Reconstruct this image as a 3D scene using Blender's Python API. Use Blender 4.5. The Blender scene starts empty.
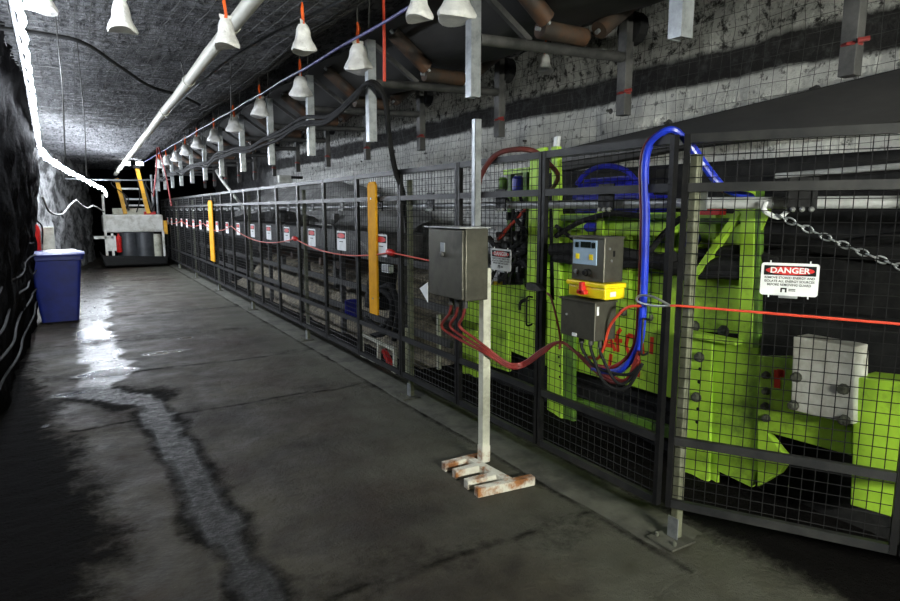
import bpy, bmesh, math, random
from mathutils import Vector, Matrix, noise
random.seed(7)
R = math.radians
SC = bpy.context.scene
COL = SC.collection

# ------------------------------------------------------------------ camera
H = 1.65
PITCH = math.atan(90 / 620.0)
YAW = math.atan(375 / math.hypot(620, 90))
cam = bpy.data.cameras.new('camera')
cam.sensor_width = 36
cam.lens = 620 / 900 * 36
cam.clip_start = 0.02
camo = bpy.data.objects.new('camera', cam)
COL.objects.link(camo)
camo.location = (0, 0, H)
camo.rotation_euler = (math.pi / 2 - PITCH, 0, -YAW)
SC.camera = camo
FW = Vector((math.sin(YAW) * math.cos(PITCH), math.cos(YAW) * math.cos(PITCH), -math.sin(PITCH)))
RT = Vector((math.cos(YAW), -math.sin(YAW), 0))
UP = RT.cross(FW)
C0 = Vector((0, 0, H))


def _ray(u, v):
    return FW + RT * ((u - 450) / 620) - UP * ((v - 300.5) / 620)


def at(u, v, X):            # survey helper: where a sight line meets the plane x = X
    r = _ray(u, v)
    return C0 + r * (X / r.x)


def ground(u, v, z=0.0):
    r = _ray(u, v)
    return C0 + r * ((z - H) / r.z)


# ------------------------------------------------------------------ helpers
def V(*a):
    return Vector(a)


class MB:
    def __init__(s):
        s.v = []
        s.f = []

    def add(s, vs, fs):
        n = len(s.v)
        s.v += [Vector(p) for p in vs]
        s.f += [tuple(i + n for i in f) for f in fs]
        return s

    def box(s, a, b):
        x0, y0, z0 = [min(a[i], b[i]) for i in range(3)]
        x1, y1, z1 = [max(a[i], b[i]) for i in range(3)]
        return s.add([(x0, y0, z0), (x1, y0, z0), (x1, y1, z0), (x0, y1, z0), (x0, y0, z1), (x1, y0, z1), (x1, y1, z1), (x0, y1, z1)],
                     [(0, 3, 2, 1), (4, 5, 6, 7), (0, 1, 5, 4), (1, 2, 6, 5), (2, 3, 7, 6), (3, 0, 4, 7)])

    def obox(s, c, ax, ay, az):     # oriented box, half axes
        c = Vector(c)
        p = []
        for k in (-1, 1):
            for (i, j) in ((-1, -1), (1, -1), (1, 1), (-1, 1)):
                p.append(c + ax * i + ay * j + az * k)
        return s.add(p, [(0, 3, 2, 1), (4, 5, 6, 7), (0, 1, 5, 4), (1, 2, 6, 5), (2, 3, 7, 6), (3, 0, 4, 7)])

    def bar(s, a, b, w, h=None, up=(0, 0, 1)):     # rectangular bar between two points
        a, b = Vector(a), Vector(b)
        h = h or w
        d = (b - a)
        L = d.length
        d.normalize()
        u = Vector(up)
        if abs(d.dot(u)) > 0.97:
            u = Vector((1, 0, 0))
        sx = d.cross(u).normalized()
        sz = sx.cross(d).normalized()
        return s.obox((a + b) / 2, d * (L / 2), sx * (w / 2), sz * (h / 2))

    def tube(s, pts, r, n=8, cap=True):
        pts = [Vector(p) for p in pts]
        m = len(pts)
        rr = r if isinstance(r, (list, tuple)) else [r] * m
        base = len(s.v)
        prev = None
        for i, p in enumerate(pts):
            d = (pts[min(i + 1, m - 1)] - pts[max(i - 1, 0)])
            if d.length < 1e-9:
                d = Vector((0, 0, 1))
            d.normalize()
            if prev is None:
                t = Vector((0, 0, 1)) if abs(d.z) < 0.9 else Vector((1, 0, 0))
                x = d.cross(t).normalized()
            else:
                x = (prev - d * prev.dot(d))
                x = x.normalized() if x.length > 1e-6 else d.orthogonal().normalized()
            prev = x
            y = d.cross(x)
            for k in range(n):
                a = 2 * math.pi * k / n
                s.v.append(p + (x * math.cos(a) + y * math.sin(a)) * rr[i])
        for i in range(m - 1):
            for k in range(n):
                a = base + i * n + k
                b = base + i * n + (k + 1) % n
                s.f.append((a, b, b + n, a + n))
        if cap:
            s.f.append(tuple(base + k for k in range(n))[::-1])
            s.f.append(tuple(base + (m - 1) * n + k for k in range(n)))
        return s

    def cyl(s, a, b, r, n=16):
        return s.tube([a, b], r, n)

    def lathe(s, prof, c=(0, 0, 0), ax=(0, 0, 1), n=20):   # profile of (r, h)
        ax = Vector(ax).normalized()
        x = ax.orthogonal().normalized()
        y = ax.cross(x)
        c = Vector(c)
        base = len(s.v)
        for (r, h) in prof:
            for k in range(n):
                a = 2 * math.pi * k / n
                s.v.append(c + ax * h + (x * math.cos(a) + y * math.sin(a)) * r)
        for i in range(len(prof) - 1):
            for k in range(n):
                a = base + i * n + k
                b = base + i * n + (k + 1) % n
                s.f.append((a, b, b + n, a + n))
        s.f.append(tuple(base + k for k in range(n))[::-1])
        s.f.append(tuple(base + (len(prof) - 1) * n + k for k in range(n)))
        return s

    def prism(s, pts, ext):
        pts = [Vector(p) for p in pts]
        ext = Vector(ext)
        n = len(pts)
        base = len(s.v)
        s.v += pts + [p + ext for p in pts]
        s.f.append(tuple(base + i for i in range(n)))
        s.f.append(tuple(base + n + i for i in range(n))[::-1])
        for i in range(n):
            j = (i + 1) % n
            s.f.append((base + i, base + n + i, base + n + j, base + j))
        return s

    def wire(s, a, b, r):      # thin square wire
        return s.tube([a, b], r, 4, False)

    def build(s, name, mat, parent=None, smooth=False, bevel=0.0, seg=2):
        off = Vector((0, 0, 0))
        p = parent
        while p:
            off += p.location
            p = p.parent
        me = bpy.data.meshes.new(name)
        me.from_pydata([tuple(v - off) for v in s.v], [], s.f)
        bm = bmesh.new()
        bm.from_mesh(me)
        bmesh.ops.recalc_face_normals(bm, faces=bm.faces)
        bm.to_mesh(me)
        bm.free()
        me.materials.append(mat)
        if smooth:
            for f in me.polygons:
                f.use_smooth = True
            me.set_sharp_from_angle(angle=R(40))
        o = bpy.data.objects.new(name, me)
        COL.objects.link(o)
        if parent:
            o.parent = parent
        if bevel:
            m = o.modifiers.new('bevel', 'BEVEL')
            m.width = bevel
            m.segments = seg
            m.limit_method = 'ANGLE'
        return o


def tag(o, label, cat, group=None):
    o['label'] = label
    o['category'] = cat
    if group:
        o['group'] = group
    return o


def thing(name, label, cat, loc, group=None):
    o = bpy.data.objects.new(name, None)
    o.empty_display_size = 0.1
    COL.objects.link(o)
    o.location = loc
    return tag(o, label, cat, group)


def single(name, mb, mat, label, cat, group=None, smooth=False, bevel=0.0):
    return tag(mb.build(name, mat, None, smooth, bevel), label, cat, group)


def struct(name, mb, mat, smooth=True, parent=None):
    o = mb.build(name, mat, parent, smooth)
    if not parent:
        o['kind'] = 'structure'
    return o


def copy_tree(o, loc=None, rot=None, label=None, parent=None):
    c = o.copy()
    COL.objects.link(c)
    if parent:
        c.parent = parent
    if loc is not None:
        c.location = loc
    if rot is not None:
        c.rotation_euler = (0, 0, rot)
    if label:
        c['label'] = label
    for ch in list(o.children):
        copy_tree(ch, parent=c)
    return c


def spline(pts, n=8):         # Catmull-Rom through the points
    P = [Vector(p) for p in pts]
    P = [P[0] * 2 - P[1]] + P + [P[-1] * 2 - P[-2]]
    out = []
    for i in range(1, len(P) - 2):
        for k in range(n):
            t = k / n
            a, b, c, d = P[i - 1], P[i], P[i + 1], P[i + 2]
            out.append(0.5 * ((2 * b) + (c - a) * t + (2 * a - 5 * b + 4 * c - d) * t * t + (3 * b - a - 3 * c + d) * t ** 3))
    out.append(P[-2])
    return out


def text_mesh(body, size, bold=0.0):
    cu = bpy.data.curves.new('tmp_text', 'FONT')
    cu.body = body
    cu.size = size
    cu.align_x = 'CENTER'
    cu.align_y = 'CENTER'
    cu.offset = bold
    cu.resolution_u = 3
    ob = bpy.data.objects.new('tmp_text', cu)
    COL.objects.link(ob)
    dg = bpy.context.evaluated_depsgraph_get()
    me = bpy.data.meshes.new_from_object(ob.evaluated_get(dg))
    bpy.data.objects.remove(ob)
    bpy.data.curves.remove(cu)
    vs = [v.co.copy() for v in me.vertices]
    fs = [tuple(p.vertices) for p in me.polygons]
    bpy.data.meshes.remove(me)
    return vs, fs


# ------------------------------------------------------------------ materials
def mat(name, c1, c2=None, rough=0.6, metal=0.0, scale=8.0, lo=0.4, hi=0.65, bump=0.0, bscale=None, spec=0.5, detail=6, stretch=None, rough2=None, c3=None, scale3=2.0):
    m = bpy.data.materials.new(name)
    m.use_nodes = True
    nt = m.node_tree
    b = nt.nodes['Principled BSDF']
    b.inputs['Roughness'].default_value = rough
    b.inputs['Metallic'].default_value = metal
    b.inputs['Specular IOR Level'].default_value = spec
    tc = nt.nodes.new('ShaderNodeTexCoord')
    src = tc.outputs['Object']
    if stretch:
        mp = nt.nodes.new('ShaderNodeMapping')
        mp.inputs['Scale'].default_value = stretch
        nt.links.new(src, mp.inputs['Vector'])
        src = mp.outputs['Vector']
    if c2 is None:
        c2 = tuple(x * 0.75 for x in c1)
    nz = nt.nodes.new('ShaderNodeTexNoise')
    nz.inputs['Scale'].default_value = scale
    nz.inputs['Detail'].default_value = detail
    nz.inputs['Roughness'].default_value = 0.65
    nt.links.new(src, nz.inputs['Vector'])
    rp = nt.nodes.new('ShaderNodeMapRange')
    rp.inputs['From Min'].default_value = lo
    rp.inputs['From Max'].default_value = hi
    nt.links.new(nz.outputs['Fac'], rp.inputs['Value'])
    mx = nt.nodes.new('ShaderNodeMix')
    mx.data_type = 'RGBA'
    mx.inputs['A'].default_value = (*c1, 1)
    mx.inputs['B'].default_value = (*c2, 1)
    nt.links.new(rp.outputs['Result'], mx.inputs['Factor'])
    colr = mx.outputs['Result']
    if c3:
        n3 = nt.nodes.new('ShaderNodeTexNoise')
        n3.inputs['Scale'].default_value = scale3
        n3.inputs['Detail'].default_value = 8
        n3.inputs['Roughness'].default_value = 0.7
        nt.links.new(src, n3.inputs['Vector'])
        r3 = nt.nodes.new('ShaderNodeMapRange')
        r3.inputs['From Min'].default_value = 0.5
        r3.inputs['From Max'].default_value = 0.7
        nt.links.new(n3.outputs['Fac'], r3.inputs['Value'])
        m3 = nt.nodes.new('ShaderNodeMix')
        m3.data_type = 'RGBA'
        m3.inputs['B'].default_value = (*c3, 1)
        nt.links.new(r3.outputs['Result'], m3.inputs['Factor'])
        nt.links.new(colr, m3.inputs['A'])
        colr = m3.outputs['Result']
    nt.links.new(colr, b.inputs['Base Color'])
    if rough2 is not None:
        rr = nt.nodes.new('ShaderNodeMapRange')
        rr.inputs['From Min'].default_value = lo
        rr.inputs['From Max'].default_value = hi
        rr.inputs['To Min'].default_value = rough
        rr.inputs['To Max'].default_value = rough2
        nt.links.new(nz.outputs['Fac'], rr.inputs['Value'])
        nt.links.new(rr.outputs['Result'], b.inputs['Roughness'])
    if bump:
        bz = nt.nodes.new('ShaderNodeTexNoise')
        bz.inputs['Scale'].default_value = bscale or scale * 3
        bz.inputs['Detail'].default_value = 6
        nt.links.new(src, bz.inputs['Vector'])
        bp = nt.nodes.new('ShaderNodeBump')
        bp.inputs['Strength'].default_value = bump
        bp.inputs['Distance'].default_value = 0.03
        nt.links.new(bz.outputs['Fac'], bp.inputs['Height'])
        nt.links.new(bp.outputs['Normal'], b.inputs['Normal'])
    return m


def emis(name, col, strength):
    m = bpy.data.materials.new(name)
    m.use_nodes = True
    b = m.node_tree.nodes['Principled BSDF']
    b.inputs['Base Color'].default_value = (0.8, 0.8, 0.8, 1)
    b.inputs['Emission Color'].default_value = (*col, 1)
    b.inputs['Emission Strength'].default_value = strength
    return m


M = dict(
    black=mat('black_paint', (0.005, 0.005, 0.006), (0.010, 0.010, 0.010), 0.45, 0.0, 9, bump=0.15, spec=0.25),
    rail=mat('dusty_black_paint', (0.010, 0.0105, 0.012), (0.026, 0.026, 0.026), 0.5, 0.0, 7, spec=0.35),
    wire=mat('dark_wire', (0.007, 0.007, 0.008), (0.012, 0.012, 0.012), 0.5, 0.0, 3, spec=0.25),
    galv=mat('galvanised_steel', (0.42, 0.44, 0.46), (0.26, 0.28, 0.29), 0.42, 0.75, 14),
    mossy=mat('grimy_galvanised_post', (0.17, 0.175, 0.12), (0.10, 0.105, 0.065), 0.65, 0.2, 14, c3=(0.26, 0.265, 0.21), scale3=5),
    steel=mat('stainless_steel', (0.135, 0.13, 0.105), (0.075, 0.072, 0.06), 0.42, 0.75, 5, rough2=0.55),
    zinc=mat('bright_zinc', (0.72, 0.73, 0.74), (0.5, 0.5, 0.5), 0.3, 0.85, 12),
    pale=mat('pale_zinc_pipe', (0.50, 0.51, 0.52), (0.32, 0.33, 0.33), 0.4, 0.2, 10),
    green=mat('lime_green_paint', (0.42, 0.69, 0.05), (0.30, 0.52, 0.04), 0.5, 0, 4, 0.42, 0.7, bump=0.12, c3=(0.10, 0.17, 0.025), scale3=3.2),
    greendk=mat('grimy_shaded_green', (0.12, 0.27, 0.02), (0.05, 0.09, 0.02), 0.55, 0, 5, c3=(0.02, 0.025, 0.012), scale3=4),
    grime=mat('grimy_bolt_steel', (0.10, 0.105, 0.08), (0.05, 0.05, 0.04), 0.8, 0.1, 30, bump=0.4),
    blue=mat('blue_paint', (0.016, 0.02, 0.34), (0.012, 0.013, 0.18), 0.35, 0, 8),
    bluehose=mat('blue_hose', (0.012, 0.04, 0.55), (0.012, 0.025, 0.32), 0.35, 0, 6),
    binblue=mat('blue_bin_plastic', (0.006, 0.016, 0.17), (0.005, 0.011, 0.10), 0.5, 0, 5),
    red=mat('red_rubber', (0.25, 0.018, 0.016), (0.14, 0.013, 0.012), 0.45, 0, 10),
    redcable=mat('red_cable', (0.22, 0.024, 0.02), (0.13, 0.02, 0.02), 0.5, 0, 10),
    rope=mat('red_orange_cord', (0.62, 0.06, 0.025), (0.45, 0.04, 0.02), 0.5, 0, 10),
    redp=mat('red_paint', (0.62, 0.012, 0.010), (0.4, 0.012, 0.01), 0.45, 0, 10),
    orange=mat('orange_plastic', (0.85, 0.12, 0.01), (0.6, 0.07, 0.01), 0.4, 0, 8),
    yellow=mat('yellow_plastic', (0.85, 0.66, 0.01), (0.75, 0.55, 0.01), 0.35, 0, 8),
    amber=mat('amber_paint', (0.70, 0.33, 0.003), (0.58, 0.26, 0.003), 0.7, 0, 9, spec=0.2),
    armyel=mat('machine_yellow_paint', (0.82, 0.42, 0.02), (0.55, 0.27, 0.015), 0.45, 0, 6),
    white=mat('dirty_white_paint', (0.68, 0.68, 0.64), (0.5, 0.5, 0.45), 0.5, 0, 5, c3=(0.36, 0.34, 0.28), scale3=2.5),
    whitegrime=mat('grimy_white_steel', (0.62, 0.62, 0.52), (0.48, 0.48, 0.39), 0.6, 0, 9, bump=0.2, c3=(0.22, 0.2, 0.13), scale3=5),
    bag=mat('white_dust_bag_fabric', (0.78, 0.77, 0.75), (0.6, 0.59, 0.58), 0.8, 0, 14, bump=0.4, bscale=30),
    pipe=mat('white_pipe_plastic', (0.50, 0.49, 0.42), (0.36, 0.35, 0.30), 0.5, 0, 4, stretch=(1, 0.3, 1)),
    sign=mat('white_sign_plastic', (0.75, 0.77, 0.78), (0.62, 0.64, 0.65), 0.4, 0, 9),
    ink=mat('black_ink', (0.005, 0.005, 0.005), (0.007, 0.007, 0.007), 0.6, spec=0.2),
    rubber=mat('black_rubber', (0.010, 0.010, 0.011), (0.022, 0.022, 0.022), 0.8, 0, 8, bump=0.2, spec=0.2),
    belt=mat('conveyor_belt_rubber', (0.012, 0.0118, 0.0115), (0.032, 0.030, 0.028), 0.75, 0, 2.5, stretch=(1, 0.25, 1)),
    roller=mat('rusty_roller_steel', (0.075, 0.052, 0.038), (0.04, 0.034, 0.03), 0.65, 0.2, 6, c3=(0.13, 0.055, 0.022), scale3=4),
    darksteel=mat('dark_dusty_steel', (0.05, 0.05, 0.05), (0.10, 0.098, 0.095), 0.6, 0.3, 8),
    rust=mat('rust_and_white_paint', (0.62, 0.60, 0.52), (0.33, 0.13, 0.035), 0.7, 0, 9, 0.46, 0.6, bump=0.3, c3=(0.14, 0.05, 0.02), scale3=8),
    panel=mat('pale_blue_control_panel', (0.33, 0.45, 0.60), (0.28, 0.40, 0.52), 0.35),
    lcd=mat('dark_display', (0.01, 0.016, 0.014), (0.01, 0.014, 0.012), 0.15),
    drum=mat('grey_drum_steel', (0.055, 0.06, 0.067), (0.03, 0.033, 0.037), 0.5, 0.2, 5),
    tan=mat('tan_spillage', (0.32, 0.28, 0.20), (0.11, 0.098, 0.078), 0.95, 0, 9, bump=0.8),
    purple=mat('blue_violet_cable', (0.07, 0.065, 0.22), (0.045, 0.045, 0.12), 0.45, 0, 8),
    kerb=mat('kerb_concrete', (0.085, 0.085, 0.066), (0.045, 0.043, 0.034), 0.75, 0, 4, bump=0.4, c3=(0.03, 0.028, 0.024), scale3=2),
)
M['hosegrey'] = mat('grey_hose', (0.16, 0.16, 0.15), (0.10, 0.10, 0.095), 0.7)
M['cover'] = mat('dusty_grey_cover', (0.26, 0.26, 0.25), (0.14, 0.14, 0.135), 0.85, 0, 3, bump=0.5)
M['darkred'] = mat('dark_red_hose', (0.10, 0.018, 0.014), (0.06, 0.014, 0.012), 0.55, 0, 8)
M['marker'] = mat('red_marker_paint', (0.75, 0.045, 0.010), (0.6, 0.03, 0.008), 0.5, 0, 10)
M['led'] = emis('led_strip_glow', (0.84, 0.91, 1.0), 75)
M['ledfar'] = emis('led_cluster_glow', (0.84, 0.91, 1.0), 130)
M['lamp'] = emis('fill_lamp_glow', (0.98, 1.0, 0.88), 760)  # glow of the two added fill lamps
M['smalllamp'] = emis('work_light_glow', (0.9, 0.95, 1.0), 60)


def rock_material(name, kind):
    m = bpy.data.materials.new(name)
    m.use_nodes = True
    nt = m.node_tree
    N = nt.nodes
    L = nt.links
    b = N['Principled BSDF']
    b.inputs['Roughness'].default_value = 0.85
    b.inputs['Specular IOR Level'].default_value = 0.3
    tc = N.new('ShaderNodeTexCoord')

    def noi(scale, detail=8, rough=0.65, vec=None, dist=0):
        n = N.new('ShaderNodeTexNoise')
        n.inputs['Scale'].default_value = scale
        n.inputs['Detail'].default_value = detail
        n.inputs['Roughness'].default_value = rough
        n.inputs['Distortion'].default_value = dist
        L.new(vec or tc.outputs['Object'], n.inputs['Vector'])
        return n.outputs['Fac']

    def rng(x, a, c, lo=0.0, hi=1.0):
        n = N.new('ShaderNodeMapRange')
        n.inputs['From Min'].default_value = a
        n.inputs['From Max'].default_value = c
        n.inputs['To Min'].default_value = lo
        n.inputs['To Max'].default_value = hi
        L.new(x, n.inputs['Value'])
        return n.outputs['Result']

    def mix(f, A, B):
        n = N.new('ShaderNodeMix')
        n.data_type = 'RGBA'
        L.new(f, n.inputs['Factor'])
        for k, v in (('A', A), ('B', B)):
            if isinstance(v, tuple):
                n.inputs[k].default_value = (*v, 1)
            else:
                L.new(v, n.inputs[k])
        return n.outputs['Result']

    def mth(op, a, c):
        n = N.new('ShaderNodeMath')
        n.operation = op
        for i, v in enumerate((a, c)):
            if isinstance(v, (int, float)):
                n.inputs[i].default_value = v
            else:
                L.new(v, n.inputs[i])
        return n.outputs[0]

    sep = N.new('ShaderNodeSeparateXYZ')
    L.new(tc.outputs['Object'], sep.inputs[0])
    if kind == 'coal':
        colr = mix(rng(noi(3.5), 0.42, 0.7), (0.0022, 0.002, 0.0022), (0.005, 0.0047, 0.005))
        colr = mix(rng(noi(14), 0.60, 0.72), colr, (0.010, 0.0095, 0.010))
        hgt = noi(9, 10, 0.7)
        bd = 0.05
        b.inputs['Specular IOR Level'].default_value = 0.02
    elif kind == 'farleft':
        colr = mix(rng(noi(2.6, 9, 0.7), 0.42, 0.58), (0.24, 0.24, 0.24), (0.03, 0.03, 0.03))
        colr = mix(rng(noi(9), 0.55, 0.68), colr, (0.05, 0.05, 0.05))
        hgt = noi(7, 10, 0.7)
        bd = 0.12
    elif kind == 'roof':
        mp = N.new('ShaderNodeMapping')
        mp.inputs['Scale'].default_value = (1.6, 0.55, 1)
        mp.inputs['Rotation'].default_value = (0, 0, 0.5)
        L.new(tc.outputs['Object'], mp.inputs['Vector'])
        sv = mp.outputs['Vector']
        colr = mix(rng(noi(1.3, 8, 0.6, None, 0.5), 0.36, 0.66), (0.25, 0.25, 0.262), (0.10, 0.10, 0.108))
        colr = mix(rng(noi(11, 8, 0.75, sv, 0.8), 0.48, 0.58), colr, (0.020, 0.020, 0.023))
        colr = mix(rng(noi(7, 8, 0.7, sv), 0.56, 0.70), colr, (0.34, 0.34, 0.35))
        hgt = noi(11, 10, 0.75, sv, 0.8)
        bd = 0.22
    else:  # stone dusted white rib with a dark seam
        wob = mth('MULTIPLY', mth('SUBTRACT', noi(1.2, 6), 0.5), 0.16)
        z = mth('ADD', sep.outputs['Z'], wob)
        white = mix(rng(noi(4), 0.35, 0.7), (0.80, 0.80, 0.77), (0.56, 0.56, 0.54))
        speck = rng(noi(13, 8, 0.7), 0.56, 0.64)
        white = mix(mth('MULTIPLY', speck, 0.8), white, (0.07, 0.068, 0.066))
        # above the seam the dust only half covers the coal
        hi = rng(noi(11, 9, 0.75), 0.50, 0.60)
        upper = mix(hi, (0.68, 0.68, 0.66), (0.05, 0.048, 0.047))
        seam = mix(rng(noi(10), 0.5, 0.75), (0.030, 0.029, 0.029), (0.10, 0.10, 0.10))
        c = mix(rng(z, 2.93, 2.98), seam, upper)
        c = mix(rng(z, 2.68, 2.72), white, c)
        # deep in the drive there is hardly any dust; the foot is darker
        far = rng(mth('ADD', sep.outputs['Y'], mth('MULTIPLY', noi(1.1), 5.0)), 16.5, 20.5)
        grey = mix(rng(noi(5), 0.4, 0.65), (0.10, 0.10, 0.10), (0.035, 0.034, 0.035))
        c = mix(far, c, grey)
        low = rng(z, 0.3, 0.9, 1.0, 0.0)
        colr = mix(low, c, (0.05, 0.047, 0.044))
        hgt = noi(9, 10, 0.7)
        bd = 0.08
    L.new(colr, b.inputs['Base Color'])
    bp = N.new('ShaderNodeBump')
    bp.inputs['Strength'].default_value = 1.0
    bp.inputs['Distance'].default_value = bd
    L.new(hgt, bp.inputs['Height'])
    L.new(bp.outputs['Normal'], b.inputs['Normal'])
    return m


# ------------------------------------------------------------------ rock shell
def fbm(p, s, o=4):
    return noise.fractal(Vector(p) * s, 1.0, 2.0, o)


def roof_z(x, y):
    base = 3.08 + 0.40 * max(0.0, min(1.0, (x - 1.75) / 0.5))
    return base + 0.05 * fbm((x, y, 3), 0.8) + 0.03 * fbm((x, y, 9), 3.0) + 0.022 * fbm((x * 1.3, y * 0.8, 2), 7.0)


def wallR_x(y, z):
    return 4.62 + 0.09 * fbm((y, z, 1), 1.1) + 0.045 * fbm((y, z, 5), 4.0)


def wallL_x(y, z):
    # near rib up to y = 11.4, then the opening bends away and comes back across the drive
    b = -0.64 + 0.085 * z
    return b + 0.06 * fbm((y, z, 11), 1.3) + 0.04 * fbm((y, z, 15), 4.0)


def grid(nu, nv, fn):
    mb = MB()
    for i in range(nu + 1):
        for j in range(nv + 1):
            mb.v.append(Vector(fn(i / nu, j / nv)))
    for i in range(nu):
        for j in range(nv):
            a = i * (nv + 1) + j
            mb.f.append((a, a + 1, a + nv + 2, a + nv + 1))
    return mb


Y0, Y1 = -6.0, 26.0
roof = struct('ceiling', grid(84, 400, lambda u, v: (-2.0 + 7.0 * u, Y0 + (Y1 - Y0) * v, roof_z(-2.0 + 7.0 * u, Y0 + (Y1 - Y0) * v))), rock_material('grey_roof_rock', 'roof'))
wallr = struct('wall_right', grid(420, 50, lambda u, v: (wallR_x(Y0 + (Y1 - Y0) * u, 3.75 * v), Y0 + (Y1 - Y0) * u, -0.05 + 3.75 * v)), rock_material('stone_dusted_rib', 'rib'))
walll = struct('wall_left', grid(240, 46, lambda u, v: (wallL_x(Y0 + 17.4 * u, 3.5 * v), Y0 + 17.4 * u, -0.05 + 3.5 * v)), rock_material('dark_coal_rib', 'coal'))


def far_pt(u, v):
    pts = [V(-0.66, 11.4, 0), V(-1.15, 11.7, 0), V(-1.05, 14.0, 0), V(-0.55, 18.0, 0), V(0.05, 21.6, 0), V(0.35, 23.2, 0), V(0.5, 26, 0)]
    t = u * (len(pts) - 1)
    i = min(int(t), len(pts) - 2)
    p = pts[i].lerp(pts[i + 1], t - i)
    n = 0.12 * fbm((p.x, p.y, v * 3.4), 1.3) + 0.05 * fbm((p.x, p.y, v * 3.4 + 7), 4)
    return (p.x + n, p.y - n * 0.3, -0.05 + 3.5 * v)


struct('wall_far_left', grid(160, 46, far_pt), rock_material('half_dusted_rib', 'farleft'))
struct('wall_back', grid(60, 46, lambda u, v: (-2 + 7 * u, 25.2 + 0.25 * fbm((u * 7, v * 3.5, 2), 1.2), -0.05 + 3.5 * v)), rock_material('dark_back_coal', 'coal'))
struct('wall_front', grid(30, 16, lambda u, v: (-2 + 7 * u, -5.9 + 0.15 * fbm((u * 7, v * 3.5, 2), 1.2), -0.05 + 3.8 * v)), rock_material('dark_front_coal', 'coal'))

# floor ------------------------------------------------------------
wet_path = [(ground(96, 268), 0.28), (ground(95, 290), 0.3), (ground(92, 325), 0.22), (ground(100, 350), 0.24), (ground(108, 375), 0.22), (ground(85, 392), 0.22),
            (ground(150, 400), 0.13), (ground(170, 435), 0.12), (ground(205, 500), 0.115), (ground(240, 560), 0.10), (ground(262, 601), 0.10), (V(0.62, 0.6, 0), 0.1)]
pools = [(ground(92, 335), 0.26, 0.7), (ground(110, 372), 0.30, 0.22), (ground(68, 394), 0.16, 0.12), (ground(100, 312), 0.22, 0.25), (ground(98, 300), 0.20, 0.3), (ground(95, 284), 0.35, 0.5), (ground(92, 274), 0.3, 0.5), (ground(165, 352), 0.3, 0.10), (ground(47, 425), 0.03, 0.06),
         (ground(185, 338), 0.10, 0.10), (ground(400, 392), 0.10, 0.07)]


def segd(p, a, b):
    ab = b - a
    t = max(0, min(1, (p - a).dot(ab) / max(ab.length_squared, 1e-9)))
    return (p - a - ab * t).length, t


JOINTS = [2.35, 5.35, 7.05, 8.9, 11.0, 13.6, 16.5]


def floor_attr(x, y):
    p = V(x, y, 0)
    n1 = fbm((x, y, 0), 2.2)
    n2 = fbm((x, y, 4), 6.0)
    wet = 0.0
    for i in range(len(wet_path) - 1):
        d, t = segd(p, wet_path[i][0], wet_path[i + 1][0])
        w = wet_path[i][1] * (1 - t) + wet_path[i + 1][1] * t
        wet = max(wet, 0.72 * max(0, min(1, (1.25 - d / w + 0.55 * n1 + 0.25 * n2) * 2.2)))
    for (c, rx, ry) in pools:
        d = math.hypot((x - c.x) / rx, (y - c.y) / ry)
        wet = max(wet, (0.55 if c.y > 9.5 else 1.0) * max(0, min(1, (1.15 - d + 0.45 * n1 + 0.2 * n2) * 2.5)))
    # coal fines covering the left side of the walkway
    edge = -0.12 + 0.055 * min(y, 4) + 0.10 * n1
    if y > 3.6:
        edge -= (y - 3.6) * 0.14
    dirt = max(0, min(1, (edge - x) * 3.0 + 0.45 + 0.3 * n2))
    # trail is dark too
    tr = 0
    for i in range(5, len(wet_path) - 1):
        d, t = segd(p, wet_path[i][0], wet_path[i + 1][0])
        w = wet_path[i][1] * 1.5
        tr = max(tr, max(0, min(1, (1.15 - d / w + 0.5 * n1) * 1.8)))
    dirt = max(dirt, tr * 0.85)
    if x > 2.55:
        dirt = max(dirt, min(1, (x - 2.55) * 4))
    jl = 0
    for j in JOINTS:
        dj = abs(y - j - 0.05 * n1 - 0.03 * (x - 1))
        jl = max(jl, max(0, 1 - dj / 0.035))
        jl = max(jl, 0.45 * max(0, min(1, 1.2 - dj / 0.22 + 1.4 * n1)))
    if x < 2.4:
        dirt = max(dirt, jl * 0.8)
    dirt = max(dirt, 0.9 * max(0, 1 - abs(x - 2.31 - 0.01 * n1) / 0.03) if y > 1.7 else 0)
    return wet, dirt


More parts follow.
